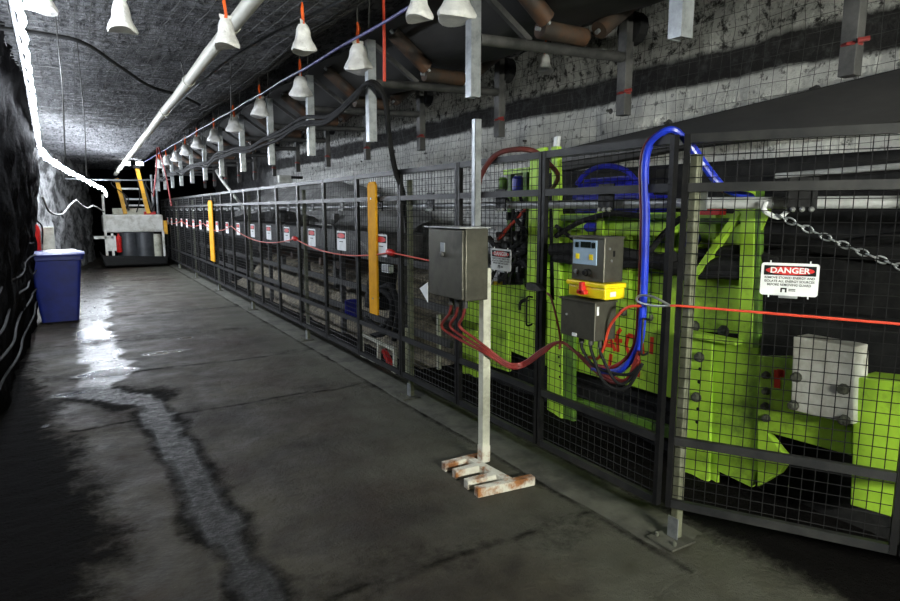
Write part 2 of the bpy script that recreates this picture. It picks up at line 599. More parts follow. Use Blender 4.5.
def floor_build():
    xs = [-2.0 + 0.06 * i for i in range(int(7.0 / 0.06) + 1)]
    ys = []
    y = -6.0
    while y < 26:
        ys.append(y)
        y += 0.035 if 1.0 < y < 6 else (0.06 if 0 < y < 12 else 0.14)
    nx = len(xs)
    mb = MB()
    wet = []
    dirt = []
    for yy in ys:
        for x in xs:
            w, d = floor_attr(x, yy)
            z = 0.012 * fbm((x, yy, 2), 1.0) * 0.5
            z += 0.010 * d * fbm((x, yy, 8), 9.0)
            if x > 2.5:
                z += 0.03 * fbm((x, yy, 5), 2.5) * min(1, (x - 2.5) * 3)
            z = z * (1 - w * 0.8) - 0.004 * w
            mb.v.append(V(x, yy, z))
            wet.append(w)
            dirt.append(d)
    for j in range(len(ys) - 1):
        for i in range(nx - 1):
            a = j * nx + i
            mb.f.append((a, a + 1, a + nx + 1, a + nx))
    m = bpy.data.materials.new('wet_concrete_floor')
    m.use_nodes = True
    nt = m.node_tree
    N, L = nt.nodes, nt.links
    b = N['Principled BSDF']
    tc = N.new('ShaderNodeTexCoord')

    def noi(s, d=8, r=0.65):
        n = N.new('ShaderNodeTexNoise')
        n.inputs['Scale'].default_value = s
        n.inputs['Detail'].default_value = d
        n.inputs['Roughness'].default_value = r
        L.new(tc.outputs['Object'], n.inputs['Vector'])
        return n.outputs['Fac']

    def rng(x, a, c, lo=0.0, hi=1.0):
        n = N.new('ShaderNodeMapRange')
        for k, v in (('From Min', a), ('From Max', c), ('To Min', lo), ('To Max', hi)):
            n.inputs[k].default_value = v
        L.new(x, n.inputs['Value'])
        return n.outputs['Result']

    def mix(f, A, B):
        n = N.new('ShaderNodeMix')
        n.data_type = 'RGBA'
        L.new(f, n.inputs['Factor'])
        for k, v in (('A', A), ('B', B)):
            if isinstance(v, tuple):
                n.inputs[k].default_value = (*v, 1)
            else:
                L.new(v, n.inputs[k])
        return n.outputs['Result']

    def mth(op, a, c):
        n = N.new('ShaderNodeMath')
        n.operation = op
        for i, v in enumerate((a, c)):
            if isinstance(v, (int, float)):
                n.inputs[i].default_value = v
            else:
                L.new(v, n.inputs[i])
        return n.outputs[0]

    aw = N.new('ShaderNodeAttribute')
    aw.attribute_name = 'wet'
    ad = N.new('ShaderNodeAttribute')
    ad.attribute_name = 'dirt'
    conc = mix(rng(noi(1.1), 0.38, 0.62), (0.052, 0.046, 0.032), (0.016, 0.0118, 0.0075))
    conc = mix(rng(noi(4.5), 0.50, 0.70), conc, (0.016, 0.013, 0.009))
    conc = mix(rng(noi(0.7, 5), 0.48, 0.66), conc, (0.028, 0.0165, 0.0105))
    sepx = N.new('ShaderNodeSeparateXYZ')
    L.new(tc.outputs['Object'], sepx.inputs[0])
    swept = rng(mth('ADD', sepx.outputs['X'], mth('MULTIPLY', mth('SUBTRACT', noi(0.9, 6), 0.5), 3.2)), 1.55, 2.15)
    conc = mix(mth('MULTIPLY', swept, rng(noi(6), 0.3, 0.6, 0.35, 0.9)), conc, (0.070, 0.070, 0.053))
    dmask = rng(mth('ADD', ad.outputs['Fac'], mth('MULTIPLY', mth('SUBTRACT', noi(13, 9, 0.75), 0.5), 1.3)), 0.25, 0.85)
    colr = mix(dmask, conc, (0.006, 0.0052, 0.0050))
    colr = mix(mth('MULTIPLY', aw.outputs['Fac'], 0.6), colr, (0.03, 0.029, 0.029))
    L.new(colr, b.inputs['Base Color'])
    dry = rng(noi(3), 0.35, 0.65, 0.55, 0.85)
    wm = rng(mth('ADD', aw.outputs['Fac'], mth('MULTIPLY', mth('SUBTRACT', noi(14), 0.5), 0.5)), 0.3, 0.85)
    rg = N.new('ShaderNodeMix')
    rg.data_type = 'FLOAT'
    L.new(wm, rg.inputs['Factor'])
    L.new(dry, rg.inputs['A'])
    rg.inputs['B'].default_value = 0.2
    rd = N.new('ShaderNodeMix')
    rd.data_type = 'FLOAT'
    L.new(mth('MULTIPLY', dmask, mth('SUBTRACT', 1.0, wm)), rd.inputs['Factor'])
    L.new(rg.outputs['Result'], rd.inputs['A'])
    rd.inputs['B'].default_value = 0.9
    L.new(rd.outputs['Result'], b.inputs['Roughness'])
    L.new(rng(mth('MULTIPLY', dmask, mth('SUBTRACT', 1.0, wm)), 0.0, 0.8, 0.38, 0.06), b.inputs['Specular IOR Level'])
    bp = N.new('ShaderNodeBump')
    bp.inputs['Distance'].default_value = 0.03
    L.new(mth('ADD', rng(wm, 0, 1, 0.6, 0.25), mth('MULTIPLY', ad.outputs['Fac'], 0.6)), bp.inputs['Strength'])
    hh = mth('ADD', noi(9, 9, 0.7), mth('MULTIPLY', noi(45), mth('ADD', 0.35, mth('MULTIPLY', ad.outputs['Fac'], 0.9))))
    L.new(hh, bp.inputs['Height'])
    L.new(bp.outputs['Normal'], b.inputs['Normal'])
    o = struct('floor', mb, m)
    for nm, data in (('wet', wet), ('dirt', dirt)):
        a = o.data.attributes.new(nm, 'FLOAT', 'POINT')
        a.data.foreach_set('value', data)


floor_build()

# raised concrete strip that carries the guard fence
kb = MB()
n = 120
prof = [(2.335, -0.03), (2.34, 0.004), (2.35, 0.008), (2.66, 0.008), (2.68, -0.03)]
for i in range(n + 1):
    yy = 1.80 + (22.4 - 1.80) * i / n
    for (x, z) in prof:
        kb.v.append(V(x + 0.012 * fbm((x, yy, 1), 2.0), yy, z - 0.012 * max(0, 1 - (yy - 1.8) / 0.35)))
for i in range(n):
    for k in range(len(prof) - 1):
        a = i * len(prof) + k
        kb.f.append((a, a + 1, a + len(prof) + 1, a + len(prof)))
kb.f.append(tuple(range(len(prof))))
struct('trim_1', kb, M['kerb'])

# roof and rib mesh ------------------------------------------------
rm = MB()
xx = -0.7
while xx < 2.15:
    rm.tube([(xx, y_ * 0.25, roof_z(xx, y_ * 0.25) - 0.035) for y_ in range(4, 60)], 0.0034, 3, False)
    xx += 0.10
yy = 1.2
while yy < 12:
    rm.tube([(-0.7 + 0.19 * k, yy, roof_z(-0.7 + 0.19 * k, yy) - 0.037) for k in range(16)], 0.0034, 3, False)
    yy += 0.10
rm.build('roof_mesh', M['darksteel'], roof)
wm_ = MB()
zz = 1.5
while zz < 3.6:
    wm_.tube([(wallR_x(y_ * 0.2, zz) - 0.03, y_ * 0.2, zz) for y_ in range(3, 75)], 0.0020, 3, False)
    zz += 0.10
yy = 0.6
while yy < 15:
    wm_.tube([(wallR_x(yy, 1.5 + 0.2 * k) - 0.033, yy, 1.5 + 0.2 * k) for k in range(11)], 0.0020, 3, False)
    yy += 0.10
wm_.build('rib_mesh', M['darksteel'], wallr)

# roof bolts: round plates on the white rib
k = 0
for (yy, zz) in ((2.6, 2.5), (3.9, 2.42), (4.6, 2.62), (5.9, 2.45), (7.0, 2.6), (8.4, 2.5), (9.6, 2.62), (10.9, 2.55)):
    x = wallR_x(yy, zz)
    t = thing('rib_bolt', 'small dark rock bolt plate on the white stone dusted rib wall', 'rock bolt', (x, yy, zz), 'rock bolts in the white rib')
    MB().lathe([(0.055, 0.0), (0.05, 0.02), (0.02, 0.035)], (x + 0.03, yy, zz), (-1, 0, 0), 12).build('plate', M['darksteel'], t, True)
    MB().cyl((x, yy, zz), (x - 0.05, yy, zz), 0.014, 6).build('nut', M['darksteel'], t)

# ------------------------------------------------------------------ guard fence
FX = 2.40
PITCHP = 0.957
ORD = ['first', 'second', 'third', 'fourth', 'fifth', 'sixth', 'seventh', 'eighth', 'ninth', 'tenth', 'eleventh', 'twelfth', 'thirteenth', 'fourteenth',
       'fifteenth', 'sixteenth', 'seventeenth', 'eighteenth', 'nineteenth', 'twentieth', 'twenty-first', 'twenty-second']


def make_panel(label, loc):
    """local frame: origin at the near bottom corner on the ground, panel runs along +y, thickness in x"""
    t = thing('mesh_guard', label, 'mesh guard', loc, 'mesh guard panels of the fence')
    o = Vector(loc)
    W = 0.948
    for y in (0.014, W - 0.014):
        MB().box(o + V(-0.016, y - 0.013, 0.19), o + V(0.016, y + 0.013, 1.995)).build('upright', M['black'], t)
    for z in (0.21, 0.535, 1.755, 1.975):
        MB().box(o + V(-0.014, 0.028, z - 0.02), o + V(0.014, W - 0.028, z + 0.02)).build('rail', M['rail'], t)
    w = MB()
    z = 0.25
    while z < 1.97:
        w.wire(o + V(0.006, 0.03, z), o + V(0.006, W - 0.03, z), 0.0021)
        z += 0.05
    y = 0.07
    while y < W - 0.04:
        w.wire(o + V(0.010, y, 0.2), o + V(0.010, y, 1.97), 0.0021)
        y += 0.05
    w.build('wire_mesh', M['wire'], t)
    hp = MB().box(o + V(0.014, 0.40, 1.645), o + V(0.024, 0.51, 1.79)).build('hanger_plate', M['black'], t)
    for y in (0.42, 0.455, 0.49):
        MB().lathe([(0.012, 0), (0.012, 0.012), (0.005, 0.02)], o + V(0.014, y, 1.655), (-1, 0, 0), 8).build('bolt', M['zinc'], hp)
    return t


proto = make_panel('near black mesh guard panel, turned from the rest, with the chain behind', (0, 0, 0))
# the near panel is turned: its far end stands at the corner post
A = V(2.425, 1.955, 0)
D = V(0.517, -0.856, 0)
far_end = A
near_end = A + D * 0.948
proto.location = near_end
proto.rotation_euler = (0, 0, math.atan2(-(A - near_end).x, (A - near_end).y))
nxt = copy_tree(proto, near_end + D * 0.957, None, 'black mesh guard panel continuing past the near turned one')
extra = {0: ', carrying the control boxes', 1: ', right of the cabinet pole', 2: ', behind the steel cabinet', 3: ', behind a yellow board', 11: ', behind a yellow board', 20: ', beside the vehicle'}
for k in range(21):
    copy_tree(proto, (FX, 1.975 + PITCHP * k, 0), 0.0, 'black mesh guard panel, %s of the straight fence run%s' % (ORD[k], extra.get(k, ' from the near corner')))
# pull handles belong to panels of the near end
for k, o in enumerate([o for o in bpy.data.objects if o.name.startswith('mesh_guard') and abs(o.rotation_euler.z) < 1e-6][:2]):
    b = o.location
    y = 0.10 if k == 0 else 0.06
    MB().tube(spline([b + V(-0.015, y, 1.12), b + V(-0.05, y, 1.125), b + V(-0.06, y, 1.10), b + V(-0.06, y, 0.97), b + V(-0.05, y, 0.945), b + V(-0.015, y, 0.95)], 4), 0.006, 6).build('pull_handle', M['black'], o, True)

# fence posts --------------------------------------------------------
PY = [1.90 + 2.871 * k for k in range(8)]


def make_post(label, loc):
    t = thing('fence_post', label, 'fence post', loc, 'galvanised posts carrying the guard fence')
    o = Vector(loc)
    MB().box(o + V(-0.021, -0.021, 0.01), o + V(0.021, 0.021, 1.90)).build('tube', M['mossy'], t, bevel=0.006)
    MB().box(o + V(-0.12, -0.08, 0.0), o + V(0.05, 0.08, 0.01)).build('foot_plate', M['kerb'], t)
    MB().box(o + V(-0.028, -0.03, 0.012), o + V(-0.021, 0.03, 0.12)).build('foot_bracket', M['galv'], t)
    for y in (-0.055, 0.055):
        MB().lathe([(0.010, 0), (0.010, 0.012), (0.005, 0.022)], o + V(-0.075, y, 0.010), (0, 0, 1), 6).build('anchor_bolt', M['grime'], t)
    MB().box(o + V(0.021, -0.05, 1.64), o + V(0.028, 0.05, 1.73)).build('pipe_clamp', M['galv'], t)
    return t


p0 = make_post('grimy galvanised fence post at the near corner of the guard', (2.485, 1.93, 0.008))
for k in range(1, 8):
    copy_tree(p0, (2.455, PY[k], 0.008), None, 'grimy galvanised fence post behind the mesh, %s back from the corner post' % ORD[k - 1])

single('support_pipe', MB().cyl((2.495, 1.93, 1.685), (2.495, 22.0, 1.685), 0.024, 12), M['pale'], 'long pale pipe rail running behind the straight fence at hanger plate height', 'pipe', smooth=True)
pa = A + V(0.13, 0.03, 0)
single('support_pipe', MB().cyl(pa + V(0, 0, 1.685) - D * 0.02, pa + D * 1.95 + V(0, 0, 1.685), 0.028, 14), M['pale'], 'short bright silver pipe rail behind the near turned panel', 'pipe', smooth=True)


# danger signs --------------------------------------------------------
def make_sign(name, label, w, h, full):
    """local frame: sign faces -x, width along y (text reads towards -y), centre at origin"""
    t = thing(name, label, 'sign', (0, 0, 0), 'danger signs on the guard panels')
    ex, ez, nx = V(0, -1, 0), V(0, 0, 1), V(-1, 0, 0)

    def P(a, b, d=0.0):
        return ex * a + ez * b + nx * d

    def rr(w_, h_, r, d0, d1, cx=0, cz=0, n=5):
        pts = []
        for (sx, sz, a0) in ((1, 1, 0), (-1, 1, 90), (-1, -1, 180), (1, -1, 270)):
            for k in range(n):
                a = R(a0 + 90 * k / (n - 1))
                pts.append(P(cx + sx * (w_ / 2 - r) + r * math.cos(a), cz + sz * (h_ / 2 - r) + r * math.sin(a), d0))
        return MB().prism(pts, nx * (d1 - d0))
    rr(w, h, 0.012, 0, 0.004).build('plate', M['sign'], t)
    rr(w * 0.90, h * 0.30, 0.002, 0.004, 0.005, 0, h * 0.27).build('black_header', M['ink'], t)
    el = [P(w * 0.42 * math.cos(2 * math.pi * k / 28), h * 0.27 + h * 0.125 * math.sin(2 * math.pi * k / 28), 0.005) for k in range(28)]
    MB().prism(el, nx * 0.001).build('red_oval', M['redp'], t)
    if full:
        def put(body, size, cx, cz, d, bold, sx=1.0):
            vs, fs = text_mesh(body, size, bold)
            return MB().add([P(cx + v.x * sx, cz + v.y, d) for v in vs], fs)
        put('DANGER', h * 0.235, 0, h * 0.27, 0.0065, h * 0.006, w / h * 0.72).build('danger_word', M['sign'], t)
        wd = MB()
        for i, s in enumerate(('REMOVE STORED ENERGY AND', 'ISOLATE ALL ENERGY SOURCES', 'BEFORE REMOVING GUARD')):
            q = put(s, h * 0.098, 0, h * (0.045 - 0.108 * i), 0.005, h * 0.0022, w / h * 0.62)
            wd.add(q.v, q.f)
        wd.build('warning_text', M['ink'], t)
        lg = MB()
        for (a, b, c, d) in ((-0.14, -0.40, -0.11, -0.27), (-0.06, -0.40, -0.03, -0.27), (-0.14, -0.31, -0.03, -0.26)):
            lg.prism([P(w * a, h * b, 0.004), P(w * c, h * b, 0.004), P(w * c, h * d, 0.004), P(w * a, h * d, 0.004)], nx * 0.001)
        for zz_ in (-0.30, -0.345):
            lg.prism([P(w * 0.0, h * (zz_ - 0.012), 0.004), P(w * 0.12, h * (zz_ - 0.012), 0.004), P(w * 0.12, h * (zz_ + 0.012), 0.004), P(w * 0.0, h * (zz_ + 0.012), 0.004)], nx * 0.001)
        lg.build('arch_logo', M['ink'], t)
        rr(w * 0.33, h * 0.1, 0.003, 0, 0.003, 0, -h * 0.53).build('bottom_tab', M['galv'], t)
        for a in (-0.34, 0.34):
            for bz in (0.53, -0.53):
                MB().cyl(P(w * a, h * bz - 0.006, 0.003), P(w * a, h * bz + 0.006, 0.003), 0.003, 6).build('tie', M['sign'], t)
    else:
        MB().prism([P(-w * 0.2, 0.006 * 0 - h * 0.02, 0.0045), P(w * 0.2, -h * 0.02, 0.0045), P(w * 0.2, -h * 0.06, 0.0045), P(-w * 0.2, -h * 0.06, 0.0045)], nx * 0.001).build('warning_text', M['ink'], t)
        for a in (-0.34, 0.34):
            MB().cyl(P(w * a, h * 0.5 - 0.006, 0.002), P(w * a, h * 0.5 + 0.008, 0.002), 0.003, 6).build('tie', M['galv'], t)
    return t


s0 = make_sign('danger_sign', 'white danger sign with red oval on the near turned panel under the chain', 0.222, 0.142, True)
sp = A + D * 0.465 + V(0, 0, 1.353) - V(0.856, 0.517, 0) * 0.026
s0.location = sp
s0.rotation_euler = proto.rotation_euler
s1 = copy_tree(s0, (FX - 0.024, 3.315, 1.33), 0, 'white danger sign just right of the large steel cabinet')
sf = make_sign('danger_sign', 'white danger sign just right of the near tall yellow board', 0.25, 0.20, False)
sf.location = (FX - 0.024, 5.19, 1.335)
for k in range(4, 20):
    lab = 'small white and red danger sign on the %s guard panel of the straight run' % ORD[k]
    copy_tree(sf, (FX - 0.024, 1.975 + PITCHP * k + (0.38 if k % 3 else 0.44), 1.335), 0, lab)

# tall yellow boards ---------------------------------------------------
for (y, hw, z0, z1, lab) in ((5.33, 0.09, 0.68, 1.88, 'tall amber yellow board on the fence left of the steel cabinet'), (13.4, 0.2, 0.62, 1.82, 'tall amber yellow board far along the fence near the vehicle')):
    t = thing('marker_board', lab, 'marker board', (FX - 0.05, y, z0), 'yellow marker boards on the fence')
    MB().prism([(FX - 0.032, y - hw, z0), (FX - 0.032, y + hw, z0), (FX - 0.032, y + hw, z1), (FX - 0.032, y + hw * 0.6, z1 + 0.03), (FX - 0.032, y - hw * 0.6, z1 + 0.03), (FX - 0.032, y - hw, z1)], (-0.022, 0, 0)).build('board', M['amber'], t, bevel=0.004)
    for z in (z0 + 0.15, z1 - 0.12):
        MB().cyl((FX - 0.06, y, z), (FX + 0.012, y, z), 0.009, 8).build('fixing_bolt', M['galv'], t)

# pull cord along the fence -----------------------------------------------
def sag(a, b, s, n=14):
    a, b = Vector(a), Vector(b)
    return [a.lerp(b, i / n) - V(0, 0, s * 4 * (i / n) * (1 - i / n)) for i in range(n + 1)]


cx = FX - 0.045
nodes = [V(cx - 0.02, 3.5, 1.24), V(cx, 4.95, 1.285), V(cx, 7.75, 1.30), V(cx, 11.5, 1.38), V(cx, 14.3, 1.38), V(cx, 17.5, 1.38), V(cx, 21.8, 1.38)]
t = thing('pull_cord', 'slack red emergency pull cord looping along the far fence', 'pull cord', nodes[1])
pts = []
for a, b, s in zip(nodes[:-1], nodes[1:], (0.0, 0.10, 0.15, 0.12, 0.1, 0.1)):
    pts += sag(a, b, s)[:-1]
pts.append(nodes[-1])
MB().tube(pts, 0.0065, 6).build('cord', M['rope'], t, True)
for p in nodes[1:3]:
    MB().lathe([(0.012, -0.07), (0.026, -0.05), (0.03, 0), (0.026, 0.05), (0.012, 0.07)], p, (0, 1, 0.1), 12).build('tensioner', M['redp'], t, True)
q0 = V(cx, 2.70, 1.185)
q1 = V(cx, 1.93, 1.21)
q2 = A + D * 0.02 + V(-0.05, -0.03, 1.21)
q3 = A + D * 1.91 + V(-0.05, -0.03, 1.18)
t = thing('pull_cord', 'taut red pull cord across the near turned panel below the danger sign', 'pull cord', q1)
MB().tube([q1, q2, q3], 0.006, 6).build('cord', M['rope'], t, True)
MB().tube(spline([q1, q1 + V(-0.03, 0.08, 0.035), q1 + V(-0.03, 0.16, 0.03), q1 + V(-0.03, 0.17, 0.0), q1 + V(-0.02, 0.08, -0.01), q1 + V(0, 0, 0.0)], 4), 0.006, 6).build('clamp_loop', M['galv'], t, True)
t = single('cord_bracket', MB().box((FX - 0.07, 2.90, 1.17), (FX - 0.02, 2.99, 1.215)).prism([(FX - 0.07, 2.90, 1.17), (FX - 0.07, 2.90, 1.215), (FX - 0.07, 2.84, 1.18)], (0.04, 0, 0)), M['darksteel'], 'dark steel cord bracket on the upright left of the control boxes', 'bracket', bevel=0.003)

# ------------------------------------------------------------------ cabinet on a pole
t = thing('cabinet_stand', 'large stainless control cabinet on a white pole with rusty forked base', 'control cabinet', (2.14, 3.15, 0))
enc = MB().box((1.945, 3.07, 1.115), (2.105, 3.49, 1.545)).build('enclosure', M['steel'], t, bevel=0.006)
MB().box((1.925, 3.078, 1.123), (1.944, 3.482, 1.537)).build('door', M['steel'], enc, bevel=0.004)
MB().box((1.90, 3.06, 1.546), (2.115, 3.50, 1.553)).build('rain_lip', M['pale'], enc)
MB().box((1.920, 3.275, 1.40), (1.9248, 3.325, 1.455)).build('door_plate', M['galv'], enc)
MB().lathe([(0.016, 0), (0.016, 0.015), (0.008, 0.02)], (1.924, 3.30, 1.385), (-1, 0, 0), 10).build('lock', M['darksteel'], enc)
MB().prism([(1.92, 3.49, 1.19), (1.92, 3.60, 1.14), (1.92, 3.49, 1.06)], (0.003, 0, 0)).build('white_tag', M['sign'], enc)
MB().box((1.945, 3.492, 1.30), (1.965, 3.50, 1.42)).build('hinge_label', M['sign'], enc)
for y in (3.16, 3.24, 3.32):
    MB().cyl((2.0, y, 1.06), (2.0, y, 1.116), 0.017, 10).build('cable_gland', M['darksteel'], enc)
pole = MB().bar((2.142, 3.155, 0.05), (2.142, 3.155, 1.30), 0.055).build('pole', M['whitegrime'], t, bevel=0.004)
st = MB()
st.box((2.118, 3.24, 1.25), (2.121, 3.28, 2.20)).box((2.118, 3.24, 1.25), (2.162, 3.243, 2.20)).box((2.118, 3.277, 1.25), (2.162, 3.28, 2.20))
st.build('strut_channel', M['galv'], t)
for (a, b) in (((1.90, 3.255), (2.235, 3.26)), ((1.90, 3.125), (2.12, 3.125)), ((1.885, 2.965), (2.11, 2.955)), ((1.88, 2.845), (2.27, 2.81))):
    MB().bar((a[0], a[1], 0.03), (b[0], b[1], 0.03), 0.05, 0.055).build('base_leg', M['rust'], t, bevel=0.003)
MB().bar((2.085, 3.24, 0.032), (2.115, 2.84, 0.032), 0.05, 0.056).build('base_spine', M['rust'], t, bevel=0.003)
MB().bar((2.142, 3.155, 0.055), (2.142, 3.155, 0.16), 0.058).build('rusty_pole_foot', M['rust'], t)

# red cables of the cabinet, looping over to the green machine
labs = ['red cable with the widest loop under the steel cabinet', 'red cable in the middle of the loops under the steel cabinet', 'red cable with the tightest loop under the steel cabinet']
for i in range(3):
    y0 = 3.16 + 0.08 * i
    pts = [V(2.0, y0, 1.07), V(2.0, y0 + 0.03, 1.0), V(2.02, y0 + 0.10 + 0.03 * i, 0.93 - 0.02 * i), V(2.08, y0 + 0.02, 0.86 - 0.02 * i), V(2.11, 3.11, 0.82 - 0.02 * i), V(2.22, 3.02, 0.72 - 0.012 * i), V(2.32, 2.99, 0.715 - 0.012 * i), V(2.33, 2.82, 0.83 - 0.012 * i), V(2.34, 2.68, 0.90), V(2.34, 2.55, 0.87), V(2.35, 2.42, 0.80 + 0.01 * i), V(2.35, 2.28, 0.76 + 0.015 * i), V(2.35, 2.17, 0.80), V(2.35, 2.10, 0.92 + 0.02 * i)]
    single('power_cable', MB().tube(spline(pts, 7), 0.0095, 7), M['redcable'], labs[i], 'cable', 'red cables under the steel cabinet', True)
single('orange_lead', MB().tube(spline([V(2.34, 2.80, 1.17), V(2.32, 2.74, 1.15), V(2.31, 2.68, 1.05), V(2.33, 2.665, 0.93), V(2.34, 2.68, 0.86)], 8), 0.007, 6), M['redcable'], 'thin red lead curving down left of the stacked control boxes', 'cable', None, True)
single('orange_lead', MB().tube(spline([V(2.34, 2.09, 1.19), V(2.31, 2.16, 1.17), V(2.30, 2.25, 1.07), V(2.31, 2.30, 0.95), V(2.33, 2.36, 0.87), V(2.34, 2.44, 0.86)], 8), 0.0075, 6), M['rope'], 'orange red lead curving down right of the stacked control boxes', 'cable', None, True)

# ------------------------------------------------------------------ boxes on the second panel
bx = FX - 0.025
t = thing('control_box', 'stainless control unit with pale blue keypad above the yellow isolator', 'control box', (bx, 2.42, 1.29))
bd = MB().box((2.24, 2.325, 1.29), (bx, 2.56, 1.515)).build('housing', M['steel'], t, bevel=0.005)
MB().box((2.225, 2.318, 1.512), (bx, 2.567, 1.52)).build('lid', M['steel'], t)
kp = MB().box((2.234, 2.375, 1.375), (2.2405, 2.545, 1.50)).build('keypad', M['panel'], bd)
MB().box((2.230, 2.415, 1.462), (2.2342, 2.485, 1.492)).build('display', M['lcd'], kp)
for (y, z, mm) in ((2.515, 1.475, 'lcd'), (2.395, 1.475, 'lcd'), (2.51, 1.415, 'yellow'), (2.41, 1.415, 'yellow')):
    MB().box((2.231, y - 0.012, z - 0.014), (2.2342, y + 0.012, z + 0.014)).build('key', M[mm], kp)
MB().lathe([(0.02, 0), (0.02, 0.02), (0.012, 0.022), (0.012, 0.035)], (2.239, 2.43, 1.335), (-1, 0, 0), 12).build('rotary_knob', M['ink'], bd, True)
MB().lathe([(0.012, 0), (0.012, 0.01)], (2.239, 2.52, 1.335), (-1, 0, 0), 10).build('key_switch', M['zinc'], bd)
MB().box((2.30, 2.3245, 1.42), (2.315, 2.3252, 1.45)).build('side_vent', M['ink'], bd)
for (x, z) in ((2.275, 1.46), (2.29, 1.40)):
    MB().cyl((x, 2.326, z), (x, 2.321, z), 0.006, 8).build('screw', M['zinc'], bd)
t = thing('isolator_box', 'bright yellow isolator box with red rotary handle', 'isolator', (bx, 2.42, 1.205))
yb = MB().box((2.235, 2.305, 1.205), (bx, 2.575, 1.262)).build('housing', M['yellow'], t, bevel=0.008)
MB().box((2.225, 2.295, 1.262), (bx, 2.585, 1.287)).build('cover', M['yellow'], t, bevel=0.006)
MB().box((2.205, 2.44, 1.22), (2.236, 2.465, 1.285)).box((2.205, 2.425, 1.222), (2.236, 2.48, 1.245)).build('red_handle', M['redp'], t, bevel=0.004)
MB().box((2.27, 2.3042, 1.22), (2.31, 2.3052, 1.245)).build('rating_label', M['sign'], yb)
t = thing('junction_box', 'plain stainless junction box under the yellow isolator', 'junction box', (bx, 2.45, 0.975))
jb = MB().box((2.225, 2.36, 0.985), (bx, 2.62, 1.185)).build('housing', M['steel'], t, bevel=0.005)
MB().box((2.215, 2.352, 1.182), (bx, 2.628, 1.19)).build('lid', M['steel'], t)
MB().box((2.237, 2.3592, 1.12), (2.252, 2.3602, 1.165)).build('label', M['sign'], jb)
MB().box((2.2235, 2.49, 0.99), (2.2252, 2.525, 1.008)).build('sticker', M['sign'], jb)
MB().cyl((2.226, 2.57, 1.10), (2.219, 2.57, 1.10), 0.006, 8).build('screw', M['zinc'], jb)
for y in (2.40, 2.47, 2.54):
    MB().cyl((2.31, y, 0.94), (2.31, y, 0.987), 0.014, 10).build('cable_gland', M['darksteel'], jb)
for i, (y, lab, d) in enumerate(((2.40, 'black cable leaving the right gland of the junction box', 0.16), (2.47, 'black cable leaving the middle gland of the junction box', 0.19), (2.54, 'black cable leaving the left gland of the junction box', 0.12))):
    single('control_cable', MB().tube(spline([V(2.31, y, 0.945), V(2.31, y - 0.01, 0.90), V(2.32, y - 0.10, 0.945 - d), V(2.34, 2.24, 0.945 - d), V(2.35, 2.15, 0.90)], 7), 0.0085, 6), M['rubber'], lab, 'cable', 'black cables under the junction box', True)

for o in bpy.data.objects:
    if o.name in ('control_box', 'isolator_box', 'junction_box') or o.name.startswith('control_cable'):
        o.location.y -= 0.075
# blue and red hoses over the fence at the corner -------------------------
hx = FX - 0.035
for i, (mm, lab, dx, dy, r) in enumerate((('bluehose', 'thick bright blue hose looped over the fence top', 0.0, 0.0, 0.016), ('bluehose', 'second blue hose pressed behind the thick one', 0.028, 0.012, 0.012), ('red', 'dark red hose running left of the blue pair over the fence', 0.012, 0.034, 0.010))):
    pts = [V(hx - 0.01, 2.42 + dy, 0.80 + 0.6 * dy), V(hx - 0.01, 2.24 + dy, 0.82 + 0.6 * dy), V(hx + dx, 2.125 + dy, 0.97), V(hx + dx, 2.105 + dy, 1.2), V(hx + dx, 2.11 + dy, 1.6), V(hx + dx, 2.13 + dy, 1.84), V(hx + dx, 2.11 + dy, 1.955), V(hx + dx + 0.02, 2.055 + dy, 2.01), V(2.42 + dx * 0.3, 2.01 + dy, 2.02), V(2.48 + dx, 1.99, 1.97), V(2.55 + dx, 1.95, 1.87), V(2.60 + dx, 1.90, 1.78), V(2.66, 1.86 + dy, 1.735), V(2.78, 1.84 + dy, 1.715), V(2.95, 1.95 + dy, 1.67)]
    single('hydraulic_hose', MB().tube(spline(pts, 8), r, 8), M[mm], lab, 'hose', 'hoses looped over the fence corner', True)

# ------------------------------------------------------------------ chain
ca, cb = A + D * 0.40 + V(0.05, 0.03, 1.63), A + D * 1.86 + V(0.05, 0.03, 1.16)
t = thing('chain', 'galvanised chain sagging behind the near panel from a white shackle', 'chain', ca)
NL = 42
cp = sag(ca, cb, 0.07, NL)
for i in range(NL):
    a, b = cp[i], cp[i + 1]
    d = (b - a).normalized()
    c = (a + b) / 2
    s1_ = d.cross(V(0, 0, 1)).normalized() if i % 2 == 0 else d.cross(d.cross(V(0, 0, 1))).normalized()
    lp = []
    for k in range(13):
        an = 2 * math.pi * k / 12
        lp.append(c + d * (0.024 * math.cos(an)) + s1_ * (0.013 * math.sin(an)))
    MB().tube(lp, 0.0042, 6, False).build('link', M['galv'], t, True)
MB().tube(spline([ca + V(-0.03, 0.04, 0.06), ca + V(-0.02, 0.05, 0.02), ca + V(0.01, 0.0, -0.01), ca + V(0.03, -0.03, 0.02)], 6), 0.011, 8).build('shackle', M['sign'], t, True)

# ------------------------------------------------------------------ overhead conveyor
LX, RX, HY = 2.10, 3.36, 3.24
FRY = [HY + 1.5 * k for k in range(-2, 12)]


def trough(x):     # belt cross section, x from 0 to 1
    a = abs(x - 0.5)
    return 0.0 if a < 0.17 else (a - 0.17) * 0.78


